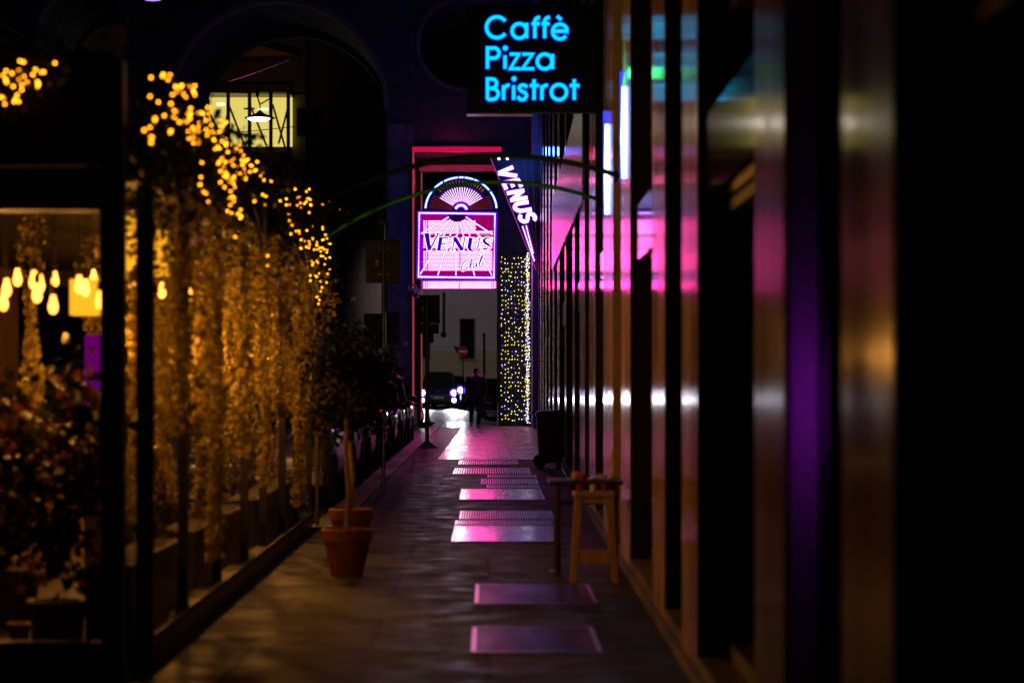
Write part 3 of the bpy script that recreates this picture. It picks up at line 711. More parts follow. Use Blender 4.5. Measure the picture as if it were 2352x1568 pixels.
# letter frame: reading direction runs down the wedge
o0 = Vector((175, 205)); dirv = Vector((330, 690)).normalized(); upv = Vector((1, -.16)).normalized()
def bl(px, py):   # px along the word 0..5, py 0..1 up the letter
    p = o0 + dirv * (px * 158) + upv * (py - .0) * 205 * (1 - .02*px) + Vector((-30, 40)); return bq(*p)
BL = {0: [[(.02,1.02),(.34,0)],[(.34,0),(.80,1.02)]], 1: [[(.18,-.06),(.18,1.06)],[(.18,.02),(.78,.02)],[(.18,.98),(.78,.98)], [(.18,.5),(.68,.5)]], 2: [[(.12,-.06),(.12,1.06)],[(.12,.98),(.74,.02)],[(.74,-.06),(.74,1.06)]],
      3: [[(.14,1),(.14,.3),(.28,.06),(.45,0),(.62,.06),(.76,.3),(.76,1)]], 4: [[(.72,.82),(.56,.97),(.32,.97),(.16,.84),(.18,.64),(.44,.5),(.66,.38),(.70,.18),(.54,.03),(.28,.03),(.10,.18)]]}
for k in range(5):
    core, rim = MB(), MB()
    for s in BL[k]:
        s2 = spline(s, 3) if k >= 3 else s
        q = [bl(k*.98 + p[0], p[1]) for p in s2]
        core.ribbon(q, 46*BS, BY-.03, .014); rim.ribbon(q, 66*BS, BY-.014, .012)
    L = part('letter', core, E['whiteneon'], bs); part('letter_glow', rim, E['violet'], L)
st, sg = MB(), MB()
for a, b in (((470, 955), (620, 1395)), ((515, 945), (605, 1300))):
    st.ribbon([bq(*a), bq(*b)], 11*BS, BY-.006, .010); sg.ribbon([bq(*a), bq(*b)], 34*BS, BY+.006, .008)
part('tail_glow', sg, E['violet'], bs); part('tail_tubes', st, E['whiteneon'], bs)
for xb_ in (175, 280): part('small_bulb', MB().ball((bq(xb_, 110)[0], BY-.01, bq(0, 110)[1]), .036), E['ledw'], bs)
part('bracket', MB().box(bq(690, 0)[0], FX(BY)+.02, BY+.05, BY+.12, bq(0,440)[1], bq(0,420)[1]).box(bq(672, 0)[0], FX(BY)+.02, BY+.05, BY+.12, bq(0,1060)[1], bq(0,1030)[1]), M['dark'], bs)

ll = bpy.data.lights.new('blue_fill_light', 'POINT'); ll.color = (.03, .16, 1); ll.energy = 42; ll.shadow_soft_size = .12  # unseen blue lights added to tint the gate wall and shop front
o = bpy.data.objects.new('blue_fill_light', ll); COL.objects.link(o); o.location = (.95, 61.5, 7.2)
for (x, z) in ((600, 560), (640, 120)):
    o = bpy.data.objects.new('blue_fill_light', ll); COL.objects.link(o); o.location = (bq(x, z)[0]-.05, BY+2.2, bq(x, z)[1])
# ------------------------------------------------------------------ curtains of little lights
def light_curtain(strands, top, bot, label, nper, loc, cols=(.55, .33, .12)):
    t = thing('light_curtain', label, 'light curtain', loc)
    wires = MB(); wires.tube([(s[0], s[1], top - .02 + .06*math.sin(i*1.7)) for i, s in enumerate(strands)], .006, 4)
    B = {'ledy': [], 'ledw': [], 'ledb': []}
    for s in strands:
        wires.tube([(s[0], s[1], top), (s[0]+rng.uniform(-.02,.02), s[1], (top+bot)/2), (s[0]+rng.uniform(-.03,.03), s[1], bot)], .0035, 4)
        for k in range(nper):
            if rng.random() < .15: continue
            z = top - .1 - (top-bot-.12)*(k + rng.uniform(-.3,.3))/nper
            key = rng.choices(('ledy', 'ledw', 'ledb'), cols)[0]
            B[key].append((s[0]+rng.uniform(-.03,.03), s[1]-.02+rng.uniform(-.02,.01), max(z, bot)))
    part('wire', wires, mat('thin_wire', (.16, .15, .13), .5), t)
    allb = [(k, p) for k in B for p in B[k]]; rng.shuffle(allb)
    proto = {}
    for k, p in allb[:99]:
        if k not in proto: proto[k] = MB().ico((0,0,0), .0115).mesh('bulb', E[k])
        link('bulb', proto[k], t, Vector(p) - wloc(t))
    for k in B:
        rest = MB()
        for kk, p in allb[99:]:
            if kk == k: rest.ico(p, .0115)
        if rest.v:
            o = part('bulbs', rest, E[k], t); o['kind'] = 'stuff'
YC = GY - .12
us = [1153, 1160.5, 1168, 1175.5, 1183, 1190.5, 1198, 1205]
light_curtain([(gx(u, YC), YC) for u in us], gz(586, YC), .05, 'curtain of yellow and white fairy lights hung flat on the club pier', 36, (gx(1178, YC), YC, 0))
light_curtain([(1.16+.012*(i % 3), 72.6 - i*.42) for i in range(9)], gz(580, 71), .05, 'denser curtain of fairy lights running along the wall toward the blade sign', 52, (1.18, 70.7, 0), (.40, .48, .12))

# ------------------------------------------------------------------ buildings beyond the gate
bb = thing('plaster_building', 'grey plaster building with ochre dado across the far street', 'building', (-1, 131, 0))
WY = 130.0
part('wall', MB().box(-5.3, 14, WY, WY+8, gz(806, WY), 22), M['plaster'], bb)
part('dado', MB().box(-5.3, 14, WY-.05, WY+8, -.02, gz(806, WY)-.002), M['dado'], bb)
for (u0, u1, v0, v1) in ((1055, 1091, 731, 826), (963, 988, 740, 822), (1141, 1160, 740, 830)):
    w = part('window', MB().box(gx(u0, WY), gx(u1, WY), WY-.09, WY-.055, gz(v1, WY), gz(v0, WY)), M['black'], bb)
    part('sill', MB().box(gx(u0, WY)-.06, gx(u1, WY)+.06, WY-.16, WY-.051, gz(v1, WY)-.08, gz(v1, WY)-.001), M['winframe'], w)
    part('pane', MB().box(gx(u0, WY)+.06, gx(u1, WY)-.06, WY-.10, WY-.091, gz(v1, WY)+.06, gz(v0, WY)-.06), M['shopglass'], w)
part('drain_pipe', MB().tube([(gx(1019, WY), WY-.1, gz(672, WY)), (gx(1019, WY), WY-.1, gz(765, WY))], .07, 8).ball((gx(1018, WY), WY-.1, gz(768, WY)), .16), M['dark'], bb)
ob = thing('stair_building', 'tall dark building with a glazed yellow stairwell beyond the arch', 'building', (-14, 121, 0))
OY = 118.0
part('wall', MB().box(-40, -8.9, OY, OY+10, -.02, 26), M['oldwall'], ob)
part('wall', MB().box(-8.898, -5.302, OY+3, OY+13, -.02, 24), M['brownwall'], ob)
def owin(u0, u1, v0, v1, Y, m=None):
    a = part('window', MB().box(gx(u0, Y)-.07, gx(u1, Y)+.07, Y-.06, Y-.003, gz(v1, Y)-.07, gz(v0, Y)+.07), M['winframe'], ob)
    part('pane', MB().box(gx(u0, Y), gx(u1, Y), Y-.075, Y-.061, gz(v1, Y), gz(v0, Y)), m or M['shopglass'], a)
for q in ((682, 718, 250, 312), (765, 788, 375, 425), (560, 590, 460, 520), (600, 680, 372, 425), (420, 450, 420, 500)): owin(*q, OY if q[0] < 700 else OY+3)
owin(838, 868, 255, 325, OY+3); owin(838, 882, 515, 565, OY+3); owin(836, 884, 720, 800, OY+3)
owin(783, 812, 94, 113, OY+3, E['winlit'])
# arched pale niche
nx0, nx1 = gx(760, OY+3), gx(808, OY+3)
part('niche', MB().poly([(nx0, 0)] + [(nx1, 0)] + arc((nx0+nx1)/2, gz(722, OY+3), (nx1-nx0)/2, .55, 0, 180, 12), OY+2.94, OY+2.997), M['plaster'], ob)
# eaves
part('eaves', MB().hexa([(gx(430, OY), OY-3, gz(152, OY)), (gx(690, OY), OY-3, gz(146, OY)), (gx(690, OY), OY-.01, gz(140, OY)), (gx(430, OY), OY-.01, gz(146, OY))],
                        [(gx(430, OY), OY-3, gz(112, OY)), (gx(560, OY), OY-3, gz(112, OY)), (gx(560, OY), OY-.01, gz(110, OY)), (gx(430, OY), OY-.01, gz(110, OY))]), M['orangewall'], ob)
# glazed stair bay
gy0, gy1 = OY-2.2, OY-.02
gx0, gx1, gz0, gz1 = gx(428, gy0), gx(665, gy0), gz(350, gy0), gz(213, gy0)
bay = part('stair_bay', MB().box(gx0, gx1, gy0, gy1, gz0-.5, gz0), M['dark'], ob)
part('bay_roof', MB().box(gx0, gx1, gy0-.1, gy1, gz1, gz1+.4), M['dark'], bay)
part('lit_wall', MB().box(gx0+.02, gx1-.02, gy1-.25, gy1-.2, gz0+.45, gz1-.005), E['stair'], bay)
part('lower_wall', MB().box(gx0+.02, gx1-.02, gy1-.25, gy1-.2, gz0+.005, gz0+.449), M['orangewall'], bay)
mu = MB()
for u in (428, 476, 524, 573, 622, 662): mu.box(gx(u, gy0)-.085, gx(u, gy0)+.085, gy0-.02, gy0+.08, gz0+.001, gz1-.001)
part('mullion', mu, M['black'], bay)
dg_ = MB()
for (ua, va, ub, vb) in ((470, 235, 495, 290), (527, 245, 560, 330), (576, 245, 612, 335), (626, 240, 655, 340), (640, 330, 662, 245), (585, 250, 560, 250)):
    a, b = at(ua, va, gy1-.9), at(ub, vb, gy1-.9); dg_.tube([a, b], .05, 6)
part('stair_strut', dg_, M['orangewall'], bay)
part('pane', MB().box(gx0+.06, gx1-.06, gy0+.081, gy0+.086, gz0+.002, gz1-.002), M['vglass'], bay)
part('ceiling_lamp', MB().box(gx(492, gy0), gx(510, gy0), gy0+1.1, gy0+1.3, gz(235, gy0), gz(231, gy0)).box(gx(588, gy0), gx(610, gy0), gy0+1.1, gy0+1.3, gz(247, gy0), gz(243, gy0)), E['stairlamp'], bay)

# ------------------------------------------------------------------ suspended street lamps and wires
def cable(name, a, b, sag, r, m, label, n=14):
    a, b = Vector(a), Vector(b)
    pts = [a + (b-a)*i/n - Vector((0, 0, sag*4*(i/n)*(1-i/n))) for i in range(n+1)]
    return solo(name, MB().tube(pts, r, 5), m, label, 'cable')
LY = 96.0
c = at(597, 272, LY)
sl = thing('street_lamp', 'hanging street lamp with a flat shade in front of the lit stairwell', 'street lamp', c)
part('shade', MB().lathe([(.05, .32), (.10, .26), (.16, .20), (.62, .02), (.60, 0)], 20, c), M['dark'], sl)
part('lens', MB().lathe([(.05, -.12), (.30, -.10), (.45, -.02), (.45, -.002)], 16, c + Vector((-.05, 0, 0))), E['lampw'], sl)
part('hanger', MB().tube([c+Vector((0,0,.3)), c+Vector((0,0,.55)), c+Vector((.42,0,.8))], .03, 6).tube([c+Vector((0,0,.55)), c+Vector((-.10,0,.85))], .03, 6).box(c.x-.16, c.x-.04, c.y-.05, c.y+.05, c.z+.86, c.z+1.15).box(c.x+.36, c.x+.48, c.y-.05, c.y+.05, c.z+.80, c.z+1.05), M['dark'], sl)
cable('span_wire', (c.x-12, LY, c.z+1.6), (c.x+9, LY, c.z+1.15), .35, .022, M['darkcable'], 'thin dark span wire carrying the hanging street lamp')
cable('span_wire', at(425, 205, 60), at(860, 214, 60), .02, .012, M['cable'], 'pale thin wire running level above the lit stairwell')
cable('span_wire', at(525, 187, 58), at(665, 137, 66), .02, .016, M['cable'], 'short bright stay wire rising across the arch')
cable('span_wire', at(-20, 43, 38), at(226, 170, 42), .03, .014, M['cable'], 'bright stay wire slanting down behind the veranda roof')
cable('span_wire', at(430, 312, 70), at(960, 250, 70), .1, .012, M['darkcable'], 'dark wire sagging across the street below the hanging lamp')
cable('span_wire', at(890, 214, 72.2), at(1230, 222, 72.2), .02, .012, M['darkcable'], 'dark wire along the gate wall above the portal')
c2 = at(350, -5, 42.0)
s2 = thing('street_lamp', 'second hanging street lamp, only its violet-white glow under the frame top', 'street lamp', c2)
part('shade', MB().lathe([(.05, .3), (.16, .22), (.4, .06), (.38, .03)], 16, c2), M['dark'], s2)
part('lens', MB().lathe([(.03, -.06), (.14, -.04), (.2, .0), (.2, .02)], 16, c2), emit('violet_lamp', (.38, .22, 1.0), 1.6), s2)
cable('span_wire', c2+Vector((-9, 0, 1.2)), c2+Vector((9, 0, 1.2)), .6, .02, M['darkcable'], 'dark span wire of the lamp at the top of the frame')
def spot(name, loc, target, energy, col, size, blend=.6, soft=.1):
    l = bpy.data.lights.new(name, 'SPOT'); l.energy = energy; l.color = col; l.spot_size = R(size); l.spot_blend = blend; l.shadow_soft_size = soft
    o = bpy.data.objects.new(name, l); COL.objects.link(o); o.location = loc
    o.rotation_euler = (Vector(target)-Vector(loc)).to_track_quat('-Z', 'Y').to_euler(); return o
spot('street_lamp_and_fill', c-Vector((0, 0, .2)), c+Vector((11.5, 34, -8.9)), 9000, (1, .86, .84), 28, .6, .2)  # aimed fill added for the far plaster wall
spot('street_lamp_and_fill', c-Vector((0, .3, .25)), c+Vector((2.5, -20, .6)), 60, (1, .85, .75), 110, .9, .2)  # added fill that brings out the arch rims
spot('street_lamp_and_fill', c+Vector((-.3, .2, .5)), (-15.5, 117.5, 17.6), 420, (1, .52, .24), 46, .7, .2)  # orange fill added for the eaves and upper wall
spot('street_lamp_and_fill', c+Vector((.2, .2, -.2)), (gx(1063.5, 112), 112, gz(807, 112)), 1500, (1, .86, .84), 7, .6, .2)  # narrow fill added for the no-entry sign
spot('street_lamp_and_fill', c2-Vector((0, 0, .12)), c2-Vector((-1.5, 0, 8)), 260, (.85, .78, 1), 125, .9, .15)

# ------------------------------------------------------------------ veranda
VX, V0, V1, VT = -1.70, 11.2, 23.2, 2.52
ver = thing('veranda', 'glass restaurant veranda with dark steel posts, lit warm inside', 'veranda', (-3, 18, 0))
part('floor', MB().box(-4.5, VX, V0, V1, -.12, .03), M['deck'], ver)
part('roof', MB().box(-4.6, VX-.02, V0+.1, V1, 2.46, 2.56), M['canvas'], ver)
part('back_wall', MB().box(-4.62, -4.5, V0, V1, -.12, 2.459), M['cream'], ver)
part('beam', MB().box(-4.5, -1.80, V0-.03, V0+.12, 2.20, 2.40), M['black'], ver)
part('beam', MB().box(VX-.06, VX+.07, V0+.36, V1, 2.36, 2.52), M['black'], ver)
part('beam', MB().box(-4.5, VX-.07, V1-.12, V1+.02, 2.3, 2.455), M['black'], ver)
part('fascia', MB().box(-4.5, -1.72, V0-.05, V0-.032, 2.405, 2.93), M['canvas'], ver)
part('post', MB().box(-1.795, -1.69, V0, V0+.12, -.12, 2.9), M['black'], ver)
part('post', MB().box(-1.70, -1.622, 11.7, 11.78, -.12, 2.7), M['black'], ver)
for yp in (13.5, 15.2, 16.9, 18.3, 20.0, 21.45, 22.98):
    part('post', MB().box(VX-.028, VX+.028, yp-.03, yp+.03, .0, 2.355), M['dark'], ver)
part('post', MB().box(-4.46, -4.36, V0, V0+.1, 0, 2.19), M['black'], ver)
part('post', MB().box(-3.05, -2.97, V0, V0+.1, 0, 2.19), M['black'], ver)
part('kick_panel', MB().box(VX-.03, VX+.03, 11.79, 22.94, -.12, .12), M['dark'], ver)
part('sill_rail', MB().box(VX-.05, VX+.055, 11.79, 22.94, .122, .16), M['black'], ver)
part('kick_panel', MB().box(-4.35, -1.80, V0+.02, V0+.09, -.12, .20), M['dark'], ver)
part('pane', MB().box(VX-.004, VX+.004, 11.79, 22.94, .162, 2.35), M['vglass'], ver)
part('pane', MB().box(-4.35, -1.80, V0+.05, V0+.058, .202, 2.19), M['vglass'], ver)

# pendant bulbs
BG = 'bare filament bulbs hung inside the veranda'
pb_mesh = None
bulbs = [(15, 660, 12.6), (40, 636, 13.4), (78, 642, 12.4), (92, 650, 12.9), (85, 672, 12.2), (122, 698, 12.4), (8, 692, 12.8), (182, 652, 12.8), (196, 660, 13.6), (230, 688, 12.5), (303, 640, 14.2), (372, 666, 14.6), (126, 640, 15.0), (215, 635, 16.0), (487, 704, 17.4), (435, 676, 15.6), (210, 645, 18), (555, 700, 20.2), (620, 720, 22.5), (340, 690, 17.5)]
for i, (u, v, Y) in enumerate(bulbs):
    p = at(u, v, Y)
    if p.x < -4.3: p.x = -4.2
    t = thing('pendant_bulb', 'glowing teardrop filament bulb hanging inside the veranda', 'light bulb', p, BG)
    if pb_mesh is None:
        pb_mesh = (MB().lathe([(.002, -.05), (.014, -.045), (.023, -.025), (.023, -.008), (.014, .025), (.011, .045)], 10).mesh('bulb', E['bulb'], True),
                   MB().lathe([(.016, .046), (.016, .09), (.004, .10)], 8).mesh('socket', M['black']))
    link('bulb', pb_mesh[0], t); link('socket', pb_mesh[1], t)
    link('cord', MB().tube([(0, 0, .1), (0, 0, 2.455-p.z)], .004, 5).mesh('cord', M['black']), t)
bl_ = bpy.data.lights.new('bulb_light', 'POINT'); bl_.color = (1, .40, .07); bl_.energy = 54; bl_.shadow_soft_size = .05
bl2 = bl_.copy(); bl2.energy = 24
for (x, y, z) in ((-2.5, 12.3, 1.75), (-2.15, 13.6, 1.75), (-2.9, 14.4, 1.8), (-2.15, 15.6, 1.75), (-2.2, 17.4, 1.75), (-2.2, 19.3, 1.75), (-2.15, 21.0, 1.75), (-2.2, 22.6, 1.75), (-2.5, 20.2, 1.9)):
    o = bpy.data.objects.new('bulb_light', bl_ if y > 15 else bl2); COL.objects.link(o); o.location = (x, y, z-.12)
# square lit shade
p = at(205, 690, 14.0)
ls = thing('lamp_shade', 'square glowing orange lamp shade hanging inside the veranda', 'lamp', p)
part('shade', MB().box(p.x-.10, p.x+.09, p.y-.08, p.y+.1, p.z-.085, p.z+.12), E['shade'], ls)
part('cord', MB().tube([(p.x, p.y, p.z+.12), (p.x, p.y, 2.455)], .005, 5), M['black'], ls)
p = at(365, 580, 14.4)
ls = thing('lamp_shade', 'glowing orange lantern behind the second veranda post', 'lamp', p)
part('shade', MB().lathe([(.05, -.14), (.085, -.13), (.085, .12), (.05, .13)], 14, p), E['shade'], ls)
part('cord', MB().tube([(p.x, p.y, p.z+.13), (p.x, p.y, 2.455)], .005, 5), M['black'], ls)
p = at(304, 570, 13.2)
ls = thing('lamp_shade', 'tall narrow orange lit lantern between the two front posts', 'lamp', p)
part('shade', MB().box(p.x-.035, p.x+.035, p.y-.03, p.y+.03, p.z-.16, p.z+.17), E['shade'], ls)
part('cord', MB().tube([(p.x, p.y, p.z+.17), (p.x, p.y, 2.455)], .005, 5), M['black'], ls)
p = at(213, 930, 15.0)
pp = thing('lit_panel', 'slim purple glowing panel standing inside the veranda', 'light panel', (p.x, p.y, .03))
part('panel', MB().box(p.x-.05, p.x+.045, p.y, p.y+.03, gz(930, 15), gz(770, 15)), E['purple'], pp)
part('stand', MB().box(p.x-.05, p.x+.045, p.y-.02, p.y+.06, .03, gz(930, 15)-.002), M['black'], pp)
part('reflector', MB().ball((p.x+.01, p.y-.03, gz(912, 15)), .035, 10, 8), M['chrome'], pp, smooth=True)

# ------------------------------------------------------------------ foliage
def leaf(mb, p, s, r=rng):
    d = Vector((r.gauss(0,1), r.gauss(0,1), r.gauss(-.3,1)))
    d = d.normalized() if d.length > .01 else Vector((0,0,1))
    n = d.cross(Vector((r.gauss(0,1), r.gauss(0,1), r.gauss(0,1))))
    n = n.normalized() if n.length > .01 else Vector((1,0,0))
    k = d.cross(n); p = Vector(p)
    mb.add([p - d*s*.5, p + n*s*.38 + k*s*.08, p + d*s*.55, p - n*s*.38 + k*s*.08], [(0,1,2,3)])
def garland(seed, L, w):
    r = random.Random(seed); mb = MB(); st = MB()
    pts = [(0, 0, 0)]
    n = int(L/.12)
    for i in range(1, n+1): pts.append((r.uniform(-.03,.03), r.uniform(-.03,.03), -i*L/n))
    st.tube(pts, .005, 4)
    for i in range(int(L*430)):
        z = -r.random()**.9*L; a = r.uniform(0, 6.283); q = w*math.sqrt(r.random())*(1 - .5*(-z/L))
        bulge = 1 + .5*math.sin(z*7+seed)
        leaf(mb, (q*bulge*math.cos(a), q*bulge*math.sin(a)*1.4, z), r.uniform(.026, .062), r)
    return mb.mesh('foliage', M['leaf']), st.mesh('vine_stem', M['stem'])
gm = [garland(s, L, w) for s, L, w in ((1, 1.75, .09), (2, 1.3, .11), (3, 2.05, .075), (4, 1.5, .12))]
y = 12.6; k = 0
while y < 23.0:
    side = k % 3
    dx = (.15, -.16, -.24)[side]
    lab, grp = (('trailing ivy garland hanging outside against the veranda glass', 'ivy garlands outside the veranda glass') if side == 0 else
                ('trailing ivy garland glowing amber behind the veranda glass', 'ivy garlands hanging inside the veranda'))
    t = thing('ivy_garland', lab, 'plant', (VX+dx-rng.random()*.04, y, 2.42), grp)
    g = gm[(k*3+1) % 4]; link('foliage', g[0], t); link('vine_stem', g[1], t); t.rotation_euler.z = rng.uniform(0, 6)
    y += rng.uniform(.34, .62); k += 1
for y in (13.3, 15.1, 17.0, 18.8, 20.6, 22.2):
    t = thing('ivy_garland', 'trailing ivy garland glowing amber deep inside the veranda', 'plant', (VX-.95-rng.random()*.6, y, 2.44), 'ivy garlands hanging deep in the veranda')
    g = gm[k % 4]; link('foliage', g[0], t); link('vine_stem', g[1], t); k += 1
# creeper along the roof edge
vb = MB(); vs_ = MB()
def roof_blob(x, y, z, sx, sy, sz, n):
    for i in range(n):
        leaf(vb, (x+rng.gauss(0, sx), y+rng.gauss(0, sy), z+rng.gauss(0, sz)), rng.uniform(.035, .075))
y = 11.4
while y < 23.6:
    f = (y-11.4)/12.2
    roof_blob(VX+.02+rng.uniform(-.08,.08), y, 2.57+.42*f+rng.uniform(-.08,.08), .12, .14, .095, 105)
    if rng.random() < .75: roof_blob(VX+.08, y, 2.45+.1*f, .06, .12, .16, 45)
    y += .22
for i in range(14): roof_blob(VX+.04+rng.uniform(-.05,.12), 23.6+rng.uniform(-.5,.6), 1.75+i*.115, .10, .16, .10, 55)
vs_.tube([(VX, 11.4, 2.58), (VX+.03, 16, 2.66), (VX, 20, 2.75), (VX+.03, 23, 2.85), (VX+.06, 23.26, 1.2), (VX+.06, 23.28, 0)], .02, 6)
cr = thing('creeper', 'dark leafy creeper growing along the veranda roof edge', 'plant', (VX, 18, 2.55))
part('foliage', vb, M['leafd'], cr); part('stem', vs_, M['stem'], cr)
vb = MB()
for i in range(26): roof_blob(-2.55+rng.uniform(-.5, .62), V0+.05, 2.80+rng.uniform(-.12,.1), .10, .08, .08, 40)
cr2 = thing('creeper', 'dark creeper tuft over the veranda front fascia', 'plant', (-2.5, V0, 2.7))
part('foliage', vb, M['leafd'], cr2); part('stem', MB().tube([(-3.3, V0+.06, 2.72), (-2.4, V0+.04, 2.78), (-1.8, V0+.06, 2.7)], .015, 6), M['stem'], cr2)

# fairy lights in the creeper
fairy_mesh = MB().ico((0,0,0), .0068).mesh('bulb', E['fairy'])
def fairy(label, clusters, X, seed):
    r = random.Random(seed); P = []
    for (u0, u1, v0, v1, n) in clusters:
        for i in range(int(n*1.4)):
            u, v = r.uniform(u0, u1), r.uniform(v0, v1)
            if X is None: Y = V0 - .10 + r.uniform(-.05, .02)
            else:
                x = X + r.uniform(-.05, .09); Y = F*abs(x)/(VU-u)
            P.append(at(u, v, Y))
    r.shuffle(P); P = P[:100]; P.sort(key=lambda p: (round(p.y*2), p.z))
    t = thing('fairy_light_string', label, 'fairy lights', P[0])
    part('wire', MB().tube(P, .0025, 4), M['darkcable'], t)
    for p in P[:100]: link('bulb', fairy_mesh, t, p - P[0])
fairy('amber fairy lights over the front fascia of the veranda', [(0, 60, 140, 240, 14), (40, 130, 145, 200, 9)], None, 1)
fairy('amber fairy lights on the nearest stretch of roof-edge creeper', [(345, 412, 160, 200, 6), (318, 400, 205, 330, 11), (395, 450, 195, 285, 20), (430, 480, 240, 330, 20), (470, 520, 270, 345, 20), (340, 470, 300, 330, 3)], -1.50, 2)
fairy('amber fairy lights on the middle stretch of roof-edge creeper', [(500, 560, 330, 385, 24), (505, 560, 390, 440, 18), (522, 556, 435, 502, 15), (555, 632, 365, 420, 20), (445, 490, 365, 470, 5), (580, 625, 425, 475, 5), (590, 625, 570, 612, 3), (540, 545, 540, 548, 1)], -1.47, 3)
fairy('amber fairy lights drooping down the far corner of the veranda', [(640, 720, 430, 480, 13), (655, 700, 450, 540, 10), (700, 782, 452, 520, 8), (690, 748, 515, 575, 18), (712, 762, 540, 650, 22), (720, 740, 655, 700, 4)], -1.47, 4)

# plants behind the front glass
def bush(name, label, loc, h, w, n, mats, seed, lsize=(.05,.10), pot=None):
    r = random.Random(seed); loc = Vector(loc)
    t = thing(name, label, 'plant', loc, None)
    st = MB(); mbs = [MB() for _ in mats]
    for k in range(9):
        a = r.uniform(0, 6.28); tip = loc + Vector((math.cos(a)*w*.7, math.sin(a)*w*.5, h*r.uniform(.5, 1)))
        mid = (loc+tip)/2 + Vector((r.uniform(-.06,.06), r.uniform(-.06,.06), .1))
        st.tube([loc+Vector((0,0,.15)), mid, tip], [.012, .008, .004], 5)
        for i in range(n//9):
            q = r.random()**.7; p = (loc+Vector((0,0,.15))).lerp(mid, q*2) if q < .5 else mid.lerp(tip, q*2-1)
            leaf(r.choice(mbs), p + Vector((r.gauss(0,.07), r.gauss(0,.07), r.gauss(0,.08))), r.uniform(*lsize), r)
    for mb, m in zip(mbs, mats): part('foliage', mb, M[m], t)
    part('stems', st, M['stem'], t)
    return t
def pot_mb(c, r0, r1, h, rimh=.05, rimw=.02):
    return MB().lathe([(r0, 0), (r1-.008, h-rimh), (r1+rimw*.4, h-rimh), (r1+rimw*.5, h), (r1-.02, h), (r1-.03, h-.05)], 32, c)
pc = (gx(132, 12.05), 12.05, .03)
t = thing('plant_pot', 'grey bucket-like plant pot on the veranda floor', 'plant pot', pc)
part('pot', pot_mb(pc, .12, .145, .29), M['greypot'], t, smooth=False); part('soil', MB().lathe([(.11, .24), (.11, .25)], 20, pc), M['soil'], t)
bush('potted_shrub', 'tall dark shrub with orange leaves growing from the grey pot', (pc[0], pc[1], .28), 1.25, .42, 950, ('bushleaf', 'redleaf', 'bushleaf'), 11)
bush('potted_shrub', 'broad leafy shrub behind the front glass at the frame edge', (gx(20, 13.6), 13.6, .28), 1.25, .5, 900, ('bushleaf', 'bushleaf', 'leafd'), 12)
pc2 = (gx(20, 13.6), 13.6, .03)
t = thing('plant_pot', 'dark plant pot under the broad shrub at the frame edge', 'plant pot', pc2)
part('pot', pot_mb(pc2, .14, .18, .30), M['dark'], t); part('soil', MB().lathe([(.14, .25), (.14, .26)], 20, pc2), M['soil'], t)
t = thing('plant_pot', 'small terracotta pot beside the grey bucket pot', 'plant pot', (gx(45, 12.3), 12.3, .03))
part('pot', pot_mb((gx(45, 12.3), 12.3, .03), .045, .06, .15, .03, .01), M['terra'], t)
part('soil', MB().lathe([(.04, .12), (.04, .125)], 16, (gx(45, 12.3), 12.3, .03)), M['soil'], t)
t = thing('wooden_crate', 'slatted wooden planter crate deep inside the veranda', 'crate', (gx(165, 15.2), 15.2, .03))
xc = gx(165, 15.2)
for k in range(4): part('slat', MB().box(xc-.30, xc+.28, 15.0, 15.025, .30+k*.09, .375+k*.09), M['wood'], t)
part('side', MB().box(xc-.30, xc-.275, 15.026, 15.4, .03, .66).box(xc+.255, xc+.28, 15.026, 15.4, .03, .66), M['wood'], t)
bush('potted_shrub', 'red-tinged bush growing in the slatted crate', (xc, 15.2, .45), .9, .36, 700, ('redleaf', 'bushleaf', 'leafd'), 13)
for i, (yy, hh) in enumerate(((14.3, .8), (16.2, .7), (18.0, .85), (20.2, .7), (22.4, .8))):
    xx = VX-.42
    t = thing('plant_pot', 'terracotta pot standing inside the veranda behind the side glass', 'plant pot', (xx, yy, .03), 'terracotta pots behind the side glass')
    part('pot', pot_mb((xx, yy, .03), .12, .16, .32), M['terra'], t); part('soil', MB().lathe([(.13, .27), (.13, .28)], 20, (xx, yy, .03)), M['soil'], t)
    tt = bush('potted_shrub', 'leafy bush in a terracotta pot behind the side glass', (xx, yy, .2), hh, .26, 420, ('bushleaf', 'leafd'), 20+i, (.04, .07)); tt['group'] = 'bushes behind the side glass'

for lab, ya, yb in (('first long dark added light-blocking box behind the side glass, next to the front posts', 12.0, 13.9), ('second long dark added light-blocking box behind the side glass', 14.7, 15.9), ('third long dark added light-blocking box behind the side glass', 16.6, 17.7), ('last long dark added light-blocking box behind the side glass, by the far post', 18.5, 22.2)):
    t = thing('light_block_box', lab, 'light blocker', (VX-.2, (ya+yb)/2, .03))
    part('box', MB().box(VX-.30, VX-.07, ya, yb, .031, .50), M['black'], t, bevel=.01)  # dark box added to shade the ground along the side glass
    part('soil', MB().box(VX-.28, VX-.09, ya+.02, yb-.02, .501, .505), M['soil'], t)
